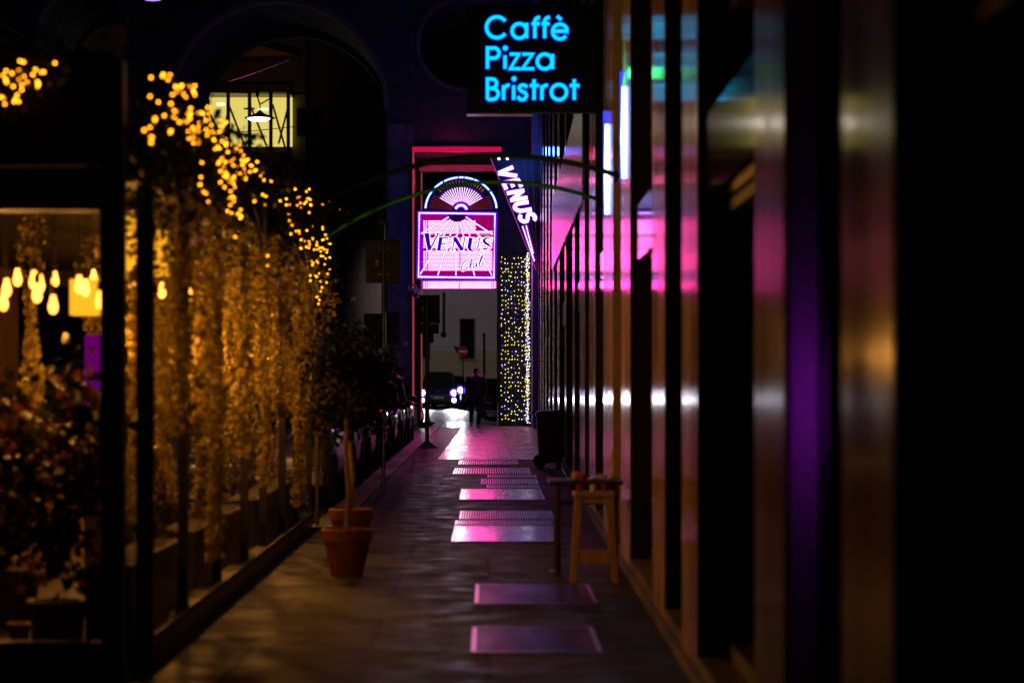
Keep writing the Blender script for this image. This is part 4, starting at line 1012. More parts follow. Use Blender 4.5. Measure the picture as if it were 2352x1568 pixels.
# two potted standard trees on the pavement
def potted_tree(X, Y, label, plabel, seed, htop, cr, rpot):
    r = random.Random(seed)
    t = thing('terracotta_pot', plabel, 'plant pot', (X, Y, 0))
    part('pot', MB().lathe([(rpot*.66, 0), (rpot*.68, .02), (rpot*.95, .245), (rpot*1.03, .25), (rpot*1.06, .335), (rpot*.97, .34), (rpot*.93, .28)], 40, (X, Y, 0)), M['terra'], t)
    part('soil', MB().lathe([(rpot*.92, .27), (rpot*.92, .285)], 24, (X, Y, 0)), M['soil'], t)
    g = thing('potted_tree', label, 'tree', (X, Y, .28))
    zc = htop - cr*1.02
    tr = MB().tube([(X, Y, .286), (X+.015, Y, .6), (X-.01, Y+.01, .9), (X+.01, Y, zc)], [.026, .021, .019, .014], 8)
    for k in range(9):
        a = r.uniform(0, 6.28); e = r.uniform(.2, 1.2)
        tr.tube([(X, Y, zc-.28+k*.03), (X+math.cos(a)*cr*.4, Y+math.sin(a)*cr*.4, zc-.1+e*.15), (X+math.cos(a)*cr*.8, Y+math.sin(a)*cr*.8, zc+(e-.7)*cr)], [.011, .007, .003], 5)
    part('trunk', tr, M['bark'], g)
    mb = MB(); cl = []
    for k in range(70):
        d = Vector((r.gauss(0,1), r.gauss(0,1), r.gauss(0,1))).normalized() * r.random()**.4
        cl.append(Vector((X, Y, zc)) + Vector((d.x*cr*.9, d.y*cr*.9, d.z*cr*.92)))
    for c_ in cl:
        for i in range(48): leaf(mb, c_ + Vector((r.gauss(0,.055), r.gauss(0,.055), r.gauss(0,.055))), r.uniform(.025, .05), r)
    for k in range(18):
        a = r.uniform(0, 6.28); e = r.uniform(-.5, 1.4); p = Vector((X+math.cos(a)*math.cos(e)*cr, Y+math.sin(a)*math.cos(e)*cr, zc+math.sin(e)*cr))
        for i in range(10): leaf(mb, p + Vector((r.gauss(0,.03), r.gauss(0,.03), r.gauss(.02,.05))), r.uniform(.025, .045), r)
    part('crown', mb, M['crownleaf'], g)
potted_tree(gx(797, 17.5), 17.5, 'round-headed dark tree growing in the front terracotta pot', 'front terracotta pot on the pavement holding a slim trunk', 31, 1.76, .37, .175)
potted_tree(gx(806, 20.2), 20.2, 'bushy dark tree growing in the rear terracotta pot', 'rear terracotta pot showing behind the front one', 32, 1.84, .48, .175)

# ------------------------------------------------------------------ table, stool, things on them
ty = 17.8
tb = thing('table', 'small dark wooden table against the shop wall', 'table', (.70, ty, 0))
part('tabletop', MB().box(.445, .985, ty-.3, ty+.3, .655, .685), M['darkwood'], tb, bevel=.006)
part('apron', MB().box(.60, .94, ty-.26, ty-.235, .56, .653), M['black'], tb)
for (x, yy) in ((.515, ty-.1), (.93, ty-.24), (.515, ty+.24), (.93, ty+.24)):
    part('leg', MB().tube([(x, yy, 0), (x, yy, .654)], .022, 10), M['darkwood'], tb)
part('shelf', MB().box(.515, .93, ty-.02, ty+.02, .50, .53), M['darkwood'], tb)
sx, sy = gx(1365, 16.85), 16.95
so = thing('stool', 'pale wooden stool with splayed legs in front of the dark table', 'stool', (sx, sy, 0))
part('seat', MB().box(sx-.145, sx+.145, sy-.13, sy+.13, .595, .632), M['wood'], so, bevel=.012)
for a in (-1, 1):
    for b in (-1, 1):
        part('leg', MB().hexa([(sx+a*.148-.018, sy+b*.12-.016, 0), (sx+a*.148+.018, sy+b*.12-.016, 0), (sx+a*.148+.018, sy+b*.12+.016, 0), (sx+a*.148-.018, sy+b*.12+.016, 0)],
                              [(sx+a*.108-.022, sy+b*.095-.02, .594), (sx+a*.108+.022, sy+b*.095-.02, .594), (sx+a*.108+.022, sy+b*.095+.02, .594), (sx+a*.108-.022, sy+b*.095+.02, .594)]), M['wood'], so)
for b in (-1, 1):
    part('stretcher', MB().box(sx-.115, sx+.115, sy+b*.112-.011, sy+b*.112+.011, .135, .215), M['wood'], so)
    part('seat_rail', MB().box(sx-.088, sx+.088, sy+b*.098-.01, sy+b*.098+.01, .555, .594), M['wood'], so)
for (xx, m, lab) in ((-.10, 'redglass', 'red votive glass near the stool seat edge'), (.075, 'redglass', 'second red votive glass on the stool beside the clear one'), (-.005, 'porcelain', 'small white cup in the middle of the stool seat')):
    c_ = (sx+xx, sy-.06+abs(xx)*.3, .633)
    t = thing('votive_glass', lab, 'cup', c_)
    part('cup', MB().lathe([(.016, 0), (.022, .005), (.024, .05), (.020, .05), (.018, .012)], 16, c_), M[m], t)
def topitem(name, u, label, cat, mb, m):
    return solo(name, mb, M[m], label, cat)
fx = gx(1323, 17.7)
t = thing('fruit', 'orange and green fruit lying on the dark table', 'fruit', (fx, 17.6, .686))
part('flesh', MB().ball((fx, 17.6, .686+.032), .036, 14, 10, (1, 1, .9)), M['orange'], t, smooth=True)
part('stalk', MB().ball((fx-.012, 17.59, .686+.012), .022, 10, 6), M['greenpeel'], t)
xx = gx(1378, 17.75)
t = thing('serving_tray', 'pale tray of dishes lying on the table by the wall', 'tray', (xx, 17.75, .686))
part('tray', MB().box(xx-.075, xx+.075, 17.62, 17.88, .686, .70), M['porcelain'], t, bevel=.004)
part('dish', MB().lathe([(.03, .70), (.05, .72), (.046, .722)], 18, (xx+.02, 17.72, 0)), M['porcelain'], t)
xx = gx(1340, 17.55)
t = thing('votive_glass', 'red glass standing on the dark table beside the fruit', 'cup', (xx, 17.55, .686))
part('cup', MB().lathe([(.022, 0), (.03, .006), (.032, .045), (.028, .045)], 16, (xx, 17.55, .686)), M['redglass'], t)
xx = gx(1412, 18.0)
t = thing('pepper_mill', 'slim turned wooden mill standing at the wall end of the table', 'pepper mill', (xx-.01, 18.0, .686))
part('body', MB().lathe([(.034, 0), (.034, .015), (.018, .03), (.016, .14), (.02, .16), (.012, .175), (.018, .20), (.004, .215)], 16, (xx-.01, 18.0, .686)), M['wood'], t, smooth=True)

# small litter on the pavement
solo('paper_scrap', MB().box(gx(1110, 17.6)-.03, gx(1110, 17.6)+.03, 17.5, 17.62, .001, .004), M['paper'], 'small pale scrap lying on the pavement by the table', 'litter')
solo('paper_scrap', MB().box(gx(1270, 17.9)-.03, gx(1270, 17.9)+.03, 17.8, 17.95, .001, .005), M['paper'], 'small pale scrap at the foot of the table leg', 'litter')

# ------------------------------------------------------------------ wheelie bin
by = 38.9; bx = gx(1262, by)
wb = thing('wheelie_bin', 'tall black wheelie bin against the shop wall', 'bin', (bx, by, 0))
part('body', MB().hexa([(bx-.17, by-.20, .08), (bx+.19, by-.20, .08), (bx+.19, by+.22, .08), (bx-.17, by+.22, .08)], [(bx-.21, by-.26, .84), (bx+.22, by-.26, .84), (bx+.22, by+.26, .84), (bx-.21, by+.26, .84)]), M['plastic'], wb, bevel=.02)
part('lid', MB().hexa([(bx-.24, by-.29, .845), (bx+.24, by-.29, .845), (bx+.24, by+.29, .845), (bx-.24, by+.29, .845)], [(bx-.20, by-.24, .90), (bx+.20, by-.24, .93), (bx+.20, by+.24, .93), (bx-.20, by+.24, .90)]), M['plastic'], wb, bevel=.015)
part('wheel', MB().lathe([(.07, -.03), (.10, -.025), (.10, .025), (.07, .03)], 20, (bx-.16, by-.24, .10), 'y'), M['tyre'], wb)
part('wheel', MB().lathe([(.07, -.03), (.10, -.025), (.10, .025), (.07, .03)], 20, (bx-.16, by+.26, .10), 'y'), M['tyre'], wb)
part('handle', MB().tube([(bx-.25, by-.2, .86), (bx-.29, by-.2, .88), (bx-.29, by+.2, .88), (bx-.25, by+.2, .86)], .014, 8), M['plastic'], wb)
part('foot', MB().box(bx+.10, bx+.17, by-.16, by+.18, 0, .079), M['plastic'], wb)

# ------------------------------------------------------------------ sign poles
def sign_pole(name, X, Y, ztop, label, panels, r=.03, base=0.0, pm_='pole', stickers=(), mound=False, cat='sign pole'):
    t = thing(name, label, cat, (X, Y, base))
    part('pole', MB().tube([(X, Y, base), (X, Y, ztop)], r, 10), M[pm_], t)
    for (xa, xb, za, zb_, m) in panels:
        s = part('sign_panel', MB().box(xa, xb, Y+r+.004, Y+r+.02, za, zb_), M[m], t, bevel=.006)
        for z in (za+(zb_-za)*.2, za+(zb_-za)*.8): part('clamp', MB().box(X-r-.05, X+r+.05, Y+r-.006, Y+r+.003, z-.012, z+.012), M['pole'], s)
    for (xa, xb, za, zb_) in stickers: part('sticker', MB().box(xa, xb, Y+r+.001, Y+r+.0035, za, zb_), M['paper'], t)
    if mound: part('mound', MB().lathe([(.26, base), (.17, base+.03), (.09, base+.10), (.05, base+.13)], 18, (X, Y, 0)), M['concrete'], t)
Y = 30.3; X = gx(881, Y)
sign_pole('sign_pole', X, Y, gz(555, Y), 'dark sign pole seen from behind, nearest to the parked cars', [(gx(840, Y), gx(918, Y), gz(650, Y), gz(550, Y), 'signback')], .021, stickers=[(gx(862, Y), gx(869, Y), gz(610, Y), gz(596, Y))])
Y = 50.0; X = gx(981, Y)
sign_pole('sign_pole', X, Y, gz(678, Y), 'sign pole on a concrete mound in front of the club portal', [(gx(964, Y), gx(1010, Y), gz(742, Y), gz(677, Y), 'signback'), (gx(963, Y), gx(1008, Y), gz(766, Y), gz(743, Y), 'signback')], .042, mound=True, stickers=[(gx(968, Y), gx(974, Y), gz(714, Y), gz(704, Y))])
Y = 62.0; X = gx(900, Y)
sign_pole('sign_pole', X, Y, gz(718, Y), 'sign pole with a blue-backed panel beside the marble pier', [(gx(889, Y), gx(917, Y), gz(768, Y), gz(717, Y), 'signblue'), (gx(890, Y), gx(917, Y), gz(790, Y), gz(769, Y), 'signback')], .035, base=-.12, stickers=[(gx(908, Y), gx(914, Y), gz(757, Y), gz(752, Y)), (gx(908, Y), gx(914, Y), gz(788, Y), gz(784, Y))])
Y = 90.0; X = gx(983, Y)
sign_pole('sign_pole', X, Y, gz(760, Y), 'pinkish sign pole beyond the portal with a small magenta panel', [(gx(970, Y), gx(996, Y), gz(787, Y), gz(766, Y), 'signback')], .045, base=-.02, pm_='polepink')
Y = 104.0; X = gx(1112, Y)
sign_pole('sign_pole', X, Y, gz(765, Y), 'plain pink-lit pole behind the walking person', [], .05, base=-.02, pm_='polepink')
Y = 112.0; X = gx(1063.5, Y); zc = gz(807, Y); rr = 11.7*Y/F
ne = thing('no_entry_sign', 'round red no-entry sign with a white bar on a thin pole', 'road sign', (X, Y, -.02))
part('pole', MB().tube([(X, Y+.06, -.02), (X, Y+.06, zc+.2)], .03, 8), M['pole'], ne)
part('disc', MB().lathe([(rr, -.012), (rr, .012)], 32, (X, Y, zc), 'y'), M['redsign'], ne)
part('bar', MB().box(X-rr*.78, X+rr*.78, Y-.022, Y-.013, zc-rr*.17, zc+rr*.17), M['white'], ne)
part('arrow_plate', MB().poly([(X-.46, zc+.26), (X-.1, zc+.2), (X-.1, zc-.1), (X-.3, zc-.05)], Y+.03, Y+.045), M['signback'], ne)
# house-number plaque
Y = GY-.06; c_ = (gx(932, Y), Y, gz(789, Y))
pq = thing('house_plaque', 'oval white plaque marked I on the marble pier', 'plaque', c_)
part('oval', MB().poly([(c_[0]+.10*math.cos(R(a)), c_[2]+.075*math.sin(R(a))) for a in range(0, 360, 15)], Y-.012, Y), M['white'], pq)
part('numeral', MB().box(c_[0]-.01, c_[0]+.01, Y-.018, Y-.0125, c_[2]-.04, c_[2]+.04).box(c_[0]-.024, c_[0]+.024, Y-.0178, Y-.0125, c_[2]+.041, c_[2]+.05).box(c_[0]-.024, c_[0]+.024, Y-.0178, Y-.0125, c_[2]-.05, c_[2]-.041), M['ink'], pq)
# security camera
cy = GY-.30
cam_ = thing('security_camera', 'white dome security camera on the portal pier', 'camera', (gx(955, cy), cy, gz(690, cy)))
cc = at(956, 672, cy)
part('mount_box', MB().box(gx(936, cy), gx(950, cy), GY-.17, GY-.056, gz(667, cy), gz(653, cy)), M['white'], cam_)
part('arm', MB().tube([(gx(944, cy), GY-.17, gz(656, cy)), (gx(947, cy), cy, gz(654, cy)), (cc.x, cy, gz(656, cy)), (cc.x, cy, gz(661, cy))], .035, 8), M['white'], cam_)
part('hood', MB().lathe([(.04, .17), (.11, .12), (.145, .05), (.15, -.02), (.13, -.03)], 18, cc), M['white'], cam_)
part('dome', MB().ball(cc + Vector((0, 0, -.06)), .115, 14, 10), M['white'], cam_, smooth=True)
part('lens', MB().lathe([(.05, -.13), (.05, -.10), (.02, -.09)], 14, cc + Vector((.01, 0, -.09)), 'y'), M['ink'], cam_)

# ------------------------------------------------------------------ vehicles
def loft(stations):      # each: list of (x,y,z) half ring from centre-bottom to centre-top
    mb = MB(); n = None
    for ring in stations:
        full = [Vector(p) for p in ring] + [Vector((-p[0], p[1], p[2])) for p in reversed(ring[1:-1])]
        n = len(full); mb.v += full
    for i in range(len(stations)-1):
        for j in range(n): mb.f.append((i*n+j, i*n+(j+1) % n, (i+1)*n+(j+1) % n, (i+1)*n+j))
    mb.f.append(tuple(range(n))[::-1]); mb.f.append(tuple((len(stations)-1)*n+j for j in range(n)))
    return mb
def ring(y, w, zb, zbelt, crown=.03, tuck=.88):
    return [(0, y, zb), (w*tuck, y, zb), (w*.985, y, zb+.12), (w, y, (zb+zbelt)*.5+.04), (w*.965, y, zbelt-.05), (w*.90, y, zbelt), (w*.5, y, zbelt+crown), (0, y, zbelt+crown*1.2)]
def car(label, X, Y, z0, paint, kind='small', group=None, face=1, lit=False, plate=None, name='parked_car', emblem=False):
    if kind == 'van': W, L, HR, belt, hood = .895, 4.4, 1.80, 1.08, 1.02
    elif kind == 'suv': W, L, HR, belt, hood = .90, 4.3, 1.62, 1.0, .98
    elif kind == 'sedan': W, L, HR, belt, hood = .87, 4.3, 1.45, .90, .86
    else: W, L, HR, belt, hood = .81, 3.6, 1.49, .93, .90
    t = thing(name, label, 'van' if kind == 'van' else 'car', (X, Y, z0), group)
    def P(nm, mb, m, par=None, smooth=False, label=None, bevel=0, sub=0):
        me = mb.mesh(nm, m, smooth); o = link(nm, me, par or t)
        if label: o['label'] = label
        if bevel:
            b = o.modifiers.new('e', 'BEVEL'); b.width = bevel; b.segments = 2
        if sub:
            s = o.modifiers.new('s', 'SUBSURF'); s.levels = sub; s.render_levels = sub
        return o
    st = [ring(.0, W*.70, .34, .60, .01), ring(.05, W*.86, .24, .70, .02), ring(.28, W*.96, .19, hood-.10, .04), ring(.85, W, .18, hood-.02, .05), ring(1.15, W, .18, belt, .03),
          ring(L*.5, W, .18, belt, .02), ring(L*.78, W, .18, belt, .02), ring(L-.35, W*.98, .2, belt, .02), ring(L-.06, W*.92, .26, belt-.06, .02), ring(L, W*.84, .36, belt-.18, .01)]
    P('body', loft(st), M[paint], smooth=True, sub=1)
    f0 = .80 if kind in ('van', 'small') else 1.0; f1 = 1.45 if kind == 'van' else 1.75; r1 = L-.25 if kind in ('van', 'suv') else L-.8; r0 = L-.10 if kind in ('van', 'suv') else L-.22
    wb_, wt = W*.88, W*.70
    cab = MB().hexa([(-wb_, f0, belt-.02), (wb_, f0, belt-.02), (wb_, r0, belt-.02), (-wb_, r0, belt-.02)], [(-wt, f1, HR-.06), (wt, f1, HR-.06), (wt, r1, HR-.06), (-wt, r1, HR-.06)])
    P('windows', cab, M['carglass'])
    P('roof', MB().hexa([(-wt-.02, f1-.04, HR-.075), (wt+.02, f1-.04, HR-.075), (wt+.02, r1+.04, HR-.075), (-wt-.02, r1+.04, HR-.075)], [(-wt+.08, f1+.15, HR), (wt-.08, f1+.15, HR), (wt-.08, r1-.12, HR), (-wt+.08, r1-.12, HR)]), M[paint], smooth=False, bevel=.025)
    for s in (-1, 1):
        m_ = (f1+r1)/2
        for (p, q, rr_) in (((s*(wb_+.005), f0, belt-.02), (s*(wt+.01), f1, HR-.07), .035), ((s*(wb_+.005), r0, belt-.02), (s*(wt+.01), r1, HR-.07), .05), ((s*(wb_+.004), m_, belt-.02), (s*(wt+.004), m_, HR-.07), .035)):
            P('pillar', MB().tube([p, q], rr_, 6), M[paint])
    for s in (-1, 1):
        P('mirror', MB().ball((s*(W+.09), f0+.35, belt+.06), .09, 10, 8, (1.1, .6, .8)), M[paint], smooth=True)
        for yy in (.72, L-.72):
            w = P('tyre', MB().lathe([(.19, -.10), (.29, -.10), (.315, -.07), (.315, .07), (.29, .10), (.19, .10)], 24, (s*(W-.09), yy, .315), 'x'), M['tyre'])
            P('rim', MB().lathe([(.05, -.012), (.19, -.02), (.2, .0), (.19, .02), (.05, .012)], 16, (s*(W-.02), yy, .315), 'x'), M['chrome'], w)
        # front lamps
        hx, hz = s*W*(.86 if lit else .76), hood-.26
        if lit:
            hl = P('headlight', MB().lathe([(.205, .02), (.21, .05), (.20, .12)], 20, (hx, -.04, hz), 'y'), E['headrim'])
            P('beam_lens', MB().lathe([(.135, -.03), (.13, .015)], 20, (hx, -.035, hz), 'y'), E['head'], hl)
            fl = P('fog_lamp', MB().lathe([(.155, .02), (.16, .05), (.15, .12)], 18, (hx, -.04, hz-.36), 'y'), E['headrim'])
            P('beam_lens', MB().lathe([(.10, -.03), (.095, .015)], 18, (hx, -.035, hz-.36), 'y'), E['head'], fl)
        else:
            P('headlight', MB().ball((hx*.98, .09 if face == 1 else .09, hz), .115, 16, 10, (1, .7, 1)), M['lens'], smooth=True)
            P('fog_lamp', MB().lathe([(.085, -.02), (.09, .05), (.05, .06)], 18, (hx, .0, .40), 'y'), M['lens'])
        P('tail_lamp', MB().box(s*W*.78-.07, s*W*.78+.07, L-.08, L+.012, belt-.34, belt-.10), M['taillens'], bevel=.02)
    P('bumper', MB().hexa([(-W*.86, -.045, .25), (W*.86, -.045, .25), (W*.95, .25, .22), (-W*.95, .25, .22)], [(-W*.84, -.05, .46), (W*.84, -.05, .46), (W*.94, .25, .48), (-W*.94, .25, .48)]), M[paint] if not lit else M['black'], bevel=.03)
    P('grille', MB().box(-W*.5, W*.5, -.052, .03, .29, .37), M['black'])
    pl = P('number_plate', MB().box(-.26, .26, -.075, -.055, .47, .58), M['plate'])
    if plate:
        tx = text_mb(plate, .115); tx.move((0, -.078, .525)); P('plate_text', tx, M['ink'], pl)
        P('plate_band', MB().box(-.258, -.22, -.079, -.0755, .472, .578), M['signblue'], pl)
    P('number_plate', MB().box(-.26, .26, L+.012, L+.03, .52, .63), M['plate'])
    if emblem:
        em = MB().lathe([(.075, -.01), (.085, -.012), (.085, .01)], 24, (0, -.045, hood-.22), 'y')
        e = P('emblem', em, M['ink']); g = MB(); c0 = hood-.22
        g.ribbon(arc(0, c0, .08, .08, 0, 360, 24), .012, -.064, .006); g.ribbon([(-.03, c0+.07), (0, c0+.005), (.03, c0+.07)], .012, -.064, .006)
        g.ribbon([(-.065, c0+.04), (-.032, c0-.06), (0, c0-.005), (.032, c0-.06), (.065, c0+.04)], .012, -.064, .006)
        P('emblem_mark', g, M['chrome'], e)
    if face == -1: t.rotation_euler.z = math.pi; t.location = (X, Y+L, z0)
    return t
PK = 'cars parked along the kerb'
for i, (yf, paint, kind, lab, face) in enumerate(((29.0, 'car_grey', 'small', 'small grey car with round headlights, first in the parked row', 1), (33.2, 'car_silver', 'small', 'silver car parked right behind the small grey car', 1),
        (37.5, 'car_mauve', 'sedan', 'pinkish grey saloon parked third along the kerb', 1), (42.4, 'car_black', 'suv', 'tall black car parked beyond the pinkish grey saloon', 1), (47.4, 'car_black', 'sedan', 'low black saloon with a red tail light behind the tall black car', -1),
        (52.4, 'car_blue', 'small', 'dark blue small car parked near the blue-backed sign pole', 1), (57.0, 'car_black', 'suv', 'last black car in the parked row, close to the gate', 1))):
    W = {'small': .81, 'sedan': .87, 'suv': .90}[kind]
    car(lab, -1.86-W, yf, -.12, paint, kind, PK, face)
VXc, VYc = gx(1006.5, 118), 118.0
car('dark van driving toward the viewer with bright headlights', VXc, VYc, -.02, 'car_blue', 'van', None, 1, True, 'CP 240AG', 'van', True)
for s in (-1, 1):
    for (zz, en) in ((.74, 2800), (.40, 1000)):
        spot('headlight_beam', (VXc+s*.68, VYc-.12, zz), (VXc+s*.4+1.0, VYc-45, -3.0), en, (.88, .85, 1), 10.4, .35, .06)
# second car with one lit headlamp showing behind the van
c2x = gx(1040, 128.0)
car('dark car half hidden behind the van with one headlight showing', c2x-.1, 123.4, -.02, 'car_black', 'suv', None, 1, False, None, 'car')
t = thing('motor_scooter', 'motor scooter with a bright headlight beside the van', 'scooter', (gx(1058, 114), 114.0, -.02))
sxx, syy = gx(1058, 114), 114.0
part('headlight', MB().lathe([(.20, .02), (.21, .08)], 20, (sxx, syy, gz(896, 114)), 'y'), E['headrim'], t)
part('beam_lens', MB().lathe([(.13, -.02), (.125, .018)], 20, (sxx, syy, gz(896, 114)), 'y'), E['head'], t)
part('leg_shield', MB().hexa([(sxx-.20, syy+.1, .25), (sxx+.20, syy+.1, .25), (sxx+.18, syy+.16, .25), (sxx-.18, syy+.16, .25)], [(sxx-.26, syy+.09, .95), (sxx+.26, syy+.09, .95), (sxx+.24, syy+.2, .95), (sxx-.24, syy+.2, .95)]), M['car_black'], t, bevel=.02)
part('handlebar', MB().tube([(sxx-.36, syy+.2, 1.06), (sxx, syy+.12, .98), (sxx+.36, syy+.2, 1.06)], .02, 8), M['black'], t)
part('glowing_strip', MB().box(sxx-.03, sxx+.03, syy+.06, syy+.085, .45, .78), emit('strip', (.5, .9, 1), 1.2), t)  # emissive strip; its glow is put into the material
part('front_wheel', MB().lathe([(.10, -.05), (.2, -.05), (.22, 0), (.2, .05), (.10, .05)], 20, (sxx, syy+.1, .20), 'x'), M['tyre'], t)
part('rear_wheel', MB().lathe([(.10, -.05), (.2, -.05), (.22, 0), (.2, .05), (.10, .05)], 20, (sxx, syy+1.3, .20), 'x'), M['tyre'], t)
part('seat', MB().box(sxx-.15, sxx+.15, syy+.6, syy+1.35, .70, .80), M['black'], t, bevel=.03)
part('body', MB().hexa([(sxx-.16, syy+.3, .22), (sxx+.16, syy+.3, .22), (sxx+.18, syy+1.4, .3), (sxx-.18, syy+1.4, .3)], [(sxx-.1, syy+.35, .3), (sxx+.1, syy+.35, .3), (sxx+.15, syy+1.4, .70), (sxx-.15, syy+1.4, .70)]), M['car_black'], t, bevel=.03)
spot('headlight_beam', (sxx, syy-.06, gz(896, 114)), (sxx+1.2, syy-40, -2.6), 1500, (.88, .85, 1), 10.4, .35, .08)
car('black parked car with a red tail light behind the walking person', gx(1148, 96), 92.5, -.02, 'car_black', 'sedan', None, -1)
# small lit side marker on the parked car near the person
tl = thing('bollard', 'low dark bollard behind the walking person', 'bollard', (gx(1113, 88), 88, -.02))
part('post', MB().lathe([(.07, 0), (.07, .9), (.05, .95)], 14, (gx(1113, 88), 88, -.02)), M['polepink'], tl)
part('band', MB().lathe([(.074, .7), (.074, .8)], 14, (gx(1113, 88), 88, -.02)), M['white'], tl)

# ------------------------------------------------------------------ bicycle leaning at the pier
bky = 71.6
bk = thing('bicycle', 'dark bicycle locked at the portal pier, one wheel showing', 'bicycle', (gx(951, bky)-.5, bky, 0))
def wheel(cx):
    w = part('tyre', MB().tube([(cx+.335*math.cos(R(a)), bky, .345+.335*math.sin(R(a))) for a in range(0, 360, 10)], .018, 6, True), M['tyre'], bk)
    part('rim', MB().tube([(cx+.31*math.cos(R(a)), bky, .345+.31*math.sin(R(a))) for a in range(0, 360, 10)], .008, 5, True), M['chrome'], w)
    sp_ = MB()
    for a in range(0, 360, 20): sp_.tube([(cx, bky, .345), (cx+.305*math.cos(R(a)), bky, .345+.305*math.sin(R(a)))], .002, 3)
    part('spokes', sp_, M['chrome'], w)
wa, wc = gx(947, bky), gx(947, bky)-1.05
wheel(wa); wheel(wc)
fp = lambda x, z: (wc+x, bky, z)
part('frame', MB().tube([fp(0,.345), fp(.42,.30), fp(.80,.72), fp(.28,.78), fp(0,.345)], .016, 6).tube([fp(.42,.30), fp(.26,.86)], .016, 6).tube([fp(.78,.86), fp(.84,.66), fp(1.05,.345)], .014, 6), M['dark'], bk)
part('saddle', MB().ball(fp(.25,.89), .11, 10, 6, (1.2,.6,.35)), M['black'], bk)
part('handlebar', MB().tube([(wc+.70, bky-.28, .98), (wc+.78, bky-.1, .96), (wc+.78, bky+.1, .96), (wc+.70, bky+.28, .98)], .013, 6), M['dark'], bk)
part('crank', MB().tube([(wc+.34, bky-.06, .18), (wc+.42, bky-.05, .30), (wc+.50, bky+.05, .42)], .012, 5).lathe([(.09, -.01), (.09, .01)], 16, fp(.42,.30), 'y'), M['dark'], bk)

# ------------------------------------------------------------------ the walking person
PX, PY = gx(1093, 70.4), 70.4
pe = thing('person', 'person in a dark hooded jacket and pale sneakers walking toward the viewer with a bag', 'person', (PX, PY, 0))
V = Vector
# local axes: +x viewer's right, -y toward the viewer
hipL, hipR = V((-.095, 0, .92)), V((.095, 0, .92))
kneL, kneR = V((-.13, -.02, .50)), V((.10, -.13, .50))
ankL, ankR = V((-.135, .20, .13)), V((.075, -.12, .085))
shL, shR = V((-.20, .01, 1.44)), V((.20, .01, 1.44))
elL, elR = V((-.265, .05, 1.16)), V((.285, .03, 1.16))
wrL, wrR = V((-.22, -.10, .97)), V((.26, -.04, .90))
head = V((.01, -.035, 1.625))
body = [(V((0, 0, .95)), (.15, .10, .1), V((0, 0, 1.15)), (.14, .095, .1)), (V((0, 0, 1.15)), (.14, .095, .1), V((0, 0, 1.38)), (.17, .10, .09)), (shL, .06, shR, .06), (V((0, 0, 1.42)), .07, V((.005, -.02, 1.54)), .055),
        (head+V((0, .01, .02)), (.078, .095, .095), head+V((0, -.025, -.075)), (.058, .065, .05)), (head+V((0, -.03, -.10)), (.045, .05, .03), head+V((0, -.06, -.10)), (.03, .025, .02)),
        (head+V((0, -.085, .0)), (.012, .012, .02), head+V((0, -.105, -.035)), (.017, .015, .014)), (head+V((-.03, -.075, .035)), (.02, .012, .008), head+V((.03, -.075, .035)), (.02, .012, .008)),
        (head+V((-.022, -.088, -.068)), (.008, .008, .006), head+V((.022, -.088, -.068)), (.008, .008, .006)),
        (head+V((-.082, .01, .0)), (.010, .018, .028), head+V((-.084, .012, -.02)), (.008, .012, .015)), (head+V((.082, .01, .0)), (.010, .018, .028), head+V((.084, .012, -.02)), (.008, .012, .015))]
for a, b, c_ in ((shL, elL, wrL), (shR, elR, wrR)): body += [(a, .055, b, .043), (b, .042, c_, .028)]
for a, b, c_ in ((hipL, kneL, ankL), (hipR, kneR, ankR)): body += [(a, .085, b, .058), (b, .056, c_, .038), (c_, .036, c_+V((0, -.15, -.04)), .03)]
def hand(w, side):
    d = V((side*.02, -.02, -1)).normalized(); o = []
    p = w + d*.055; o.append((w, (.026, .022, .02), p, (.020, .040, .03)))
    for k, L in enumerate((.065, .075, .07, .055)):
        q = p + V((0, -.030+.020*k, -.025)); m = q + V((-side*.008, 0, -L*.5)); e = m + V((-side*.028, 0, -L*.25)); o += [(q, .0095, m, .0088), (m, .0088, e, .0078)]
    th = w + d*.03 + V((0, -.035, 0)); o += [(th, .012, th+V((-side*.012, -.022, -.03)), .010), (th+V((-side*.012, -.022, -.03)), .010, th+V((-side*.02, -.012, -.055)), .008)]
    return o
body += hand(wrL, -1) + hand(wrR, 1)
organic('body', body, M['skin'], pe, .0065, 3)
jk = [(V((0, 0, .93)), (.185, .135, .06), V((0, 0, 1.18)), (.18, .13, .1)), (V((0, 0, 1.18)), (.18, .13, .1), V((0, 0, 1.38)), (.205, .135, .09)), (shL+V((.0, 0, -.02)), .085, shR+V((0, 0, -.02)), .085), (V((-.10, .02, 1.46)), .06, V((.10, .02, 1.46)), .06),
      (V((-.10, -.03, 1.475)), .035, V((.10, -.03, 1.475)), .035), (V((-.10, .06, 1.50)), .05, V((.10, .06, 1.50)), .05), (V((-.09, .09, 1.53)), .04, V((.09, .09, 1.53)), .04)]
for a, b, c_ in ((shL, elL, wrL), (shR, elR, wrR)): jk += [(a, .088, b, .072), (b, .072, c_, .050)]
organic('jacket', jk, M['jacket'], pe, .012, 3)
tr_ = [(V((-.05, 0, .93)), (.13, .115, .06), V((.05, 0, .93)), (.13, .115, .06))]
for a, b, c_ in ((hipL, kneL, ankL), (hipR, kneR, ankR)): tr_ += [(a, .105, b, .077), (b, .077, c_+V((0, 0, .03)), .058)]
organic('trousers', tr_, M['trousers'], pe, .012, 3)
organic('hair', [(head+V((0, .02, .055)), (.083, .095, .07), head+V((0, .04, .0)), (.083, .08, .07)), (head+V((0, -.03, .085)), (.066, .05, .035), head+V((0, .03, .085)), (.07, .07, .04))], M['hair'], pe, .009, 2)
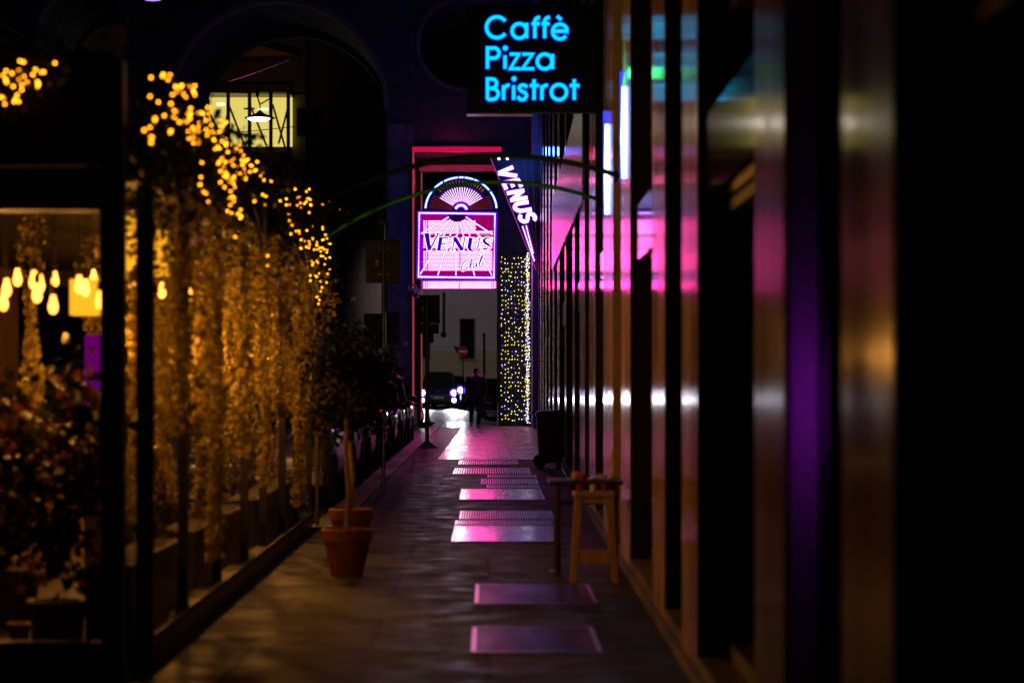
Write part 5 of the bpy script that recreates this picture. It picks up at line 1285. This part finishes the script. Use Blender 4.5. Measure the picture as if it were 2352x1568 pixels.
for a, toe, nm in ((ankL, V((-.01, -.15, -.075)), 'L'), (ankR, V((.01, -.19, -.035)), 'R')):
    s = organic('sneaker', [(a+V((0, .01, .0)), .052, a+V((0, .02, -.04)), (.046, .06, .04)), (a+V((0, .03, -.045)), (.046, .05, .036), a+toe, (.048, .06, .03)), (a+V((0, -.04, -.01)), .042, a+toe+V((0, .03, .01)), (.04, .05, .03))], M['sneaker'], pe, .009, 2)
    organic('sole', [(a+V((0, .04, -.077)), (.046, .05, .012), a+toe+V((0, 0, -.028)), (.05, .062, .012))], M['sole'], s, .008, 1)
ey = MB()
for s in (-1, 1): ey.ball(head+V((s*.031, -.088, .015)), .010, 8, 6)
part('eyes', ey.move((PX, PY, 0)), M['ink'], pe)
bgp = V((PX+.30, PY-.02, .50))
bg = thing('shoulder_bag', 'black soft bag hanging from the person\'s hand', 'bag', bgp)
me_ = organic('pouch', [(V((-.10, 0, .06)), (.06, .09, .06), V((.11, 0, .05)), (.06, .09, .06)), (V((-.08, 0, .20)), (.05, .06, .05), V((.09, 0, .19)), (.05, .06, .05))], M['bag'], bg, .012, 3)
part('strap', MB().tube([(bgp.x-.09, bgp.y, bgp.z+.22), (bgp.x-.045, bgp.y-.02, bgp.z+.315), (bgp.x-.02, bgp.y-.02, bgp.z+.315), (bgp.x+.09, bgp.y, bgp.z+.21)], .010, 6), M['bag'], bg)

# ------------------------------------------------------------------ camera, world, render
cd = bpy.data.cameras.new('camera'); cam = bpy.data.objects.new('camera', cd); COL.objects.link(cam)
cam.location = (0, 0, H); cam.rotation_euler = (R(90), 0, 0)
cd.sensor_width = 36; cd.lens = 85; cd.shift_x = 56/2352; cd.shift_y = 86/2352
cd.clip_start = .1; cd.clip_end = 2000
cd.dof.use_dof = True; cd.dof.focus_distance = 50; cd.dof.aperture_fstop = 2.4
SC.camera = cam
w = bpy.data.worlds.new('World'); SC.world = w; w.use_nodes = True
nt = w.node_tree; nt.nodes.clear()
sk = nt.nodes.new('ShaderNodeTexSky'); sk.sky_type = 'NISHITA'; sk.sun_disc = False; sk.sun_elevation = R(-4); sk.sun_rotation = R(200)
bgk = nt.nodes.new('ShaderNodeBackground'); bgk.inputs[1].default_value = .05
ow = nt.nodes.new('ShaderNodeOutputWorld'); nt.links.new(sk.outputs[0], bgk.inputs[0]); nt.links.new(bgk.outputs[0], ow.inputs[0])
SC.view_settings.view_transform = 'Standard'; SC.view_settings.look = 'None'; SC.view_settings.exposure = 0; SC.view_settings.gamma = 1
SC.render.engine = 'CYCLES'
cy_ = SC.cycles
cy_.use_denoising = True; cy_.max_bounces = 8; cy_.diffuse_bounces = 2; cy_.glossy_bounces = 4; cy_.transparent_max_bounces = 24
cy_.sample_clamp_indirect = 4.0; cy_.caustics_reflective = False; cy_.caustics_refractive = False
cy_.use_light_tree = True
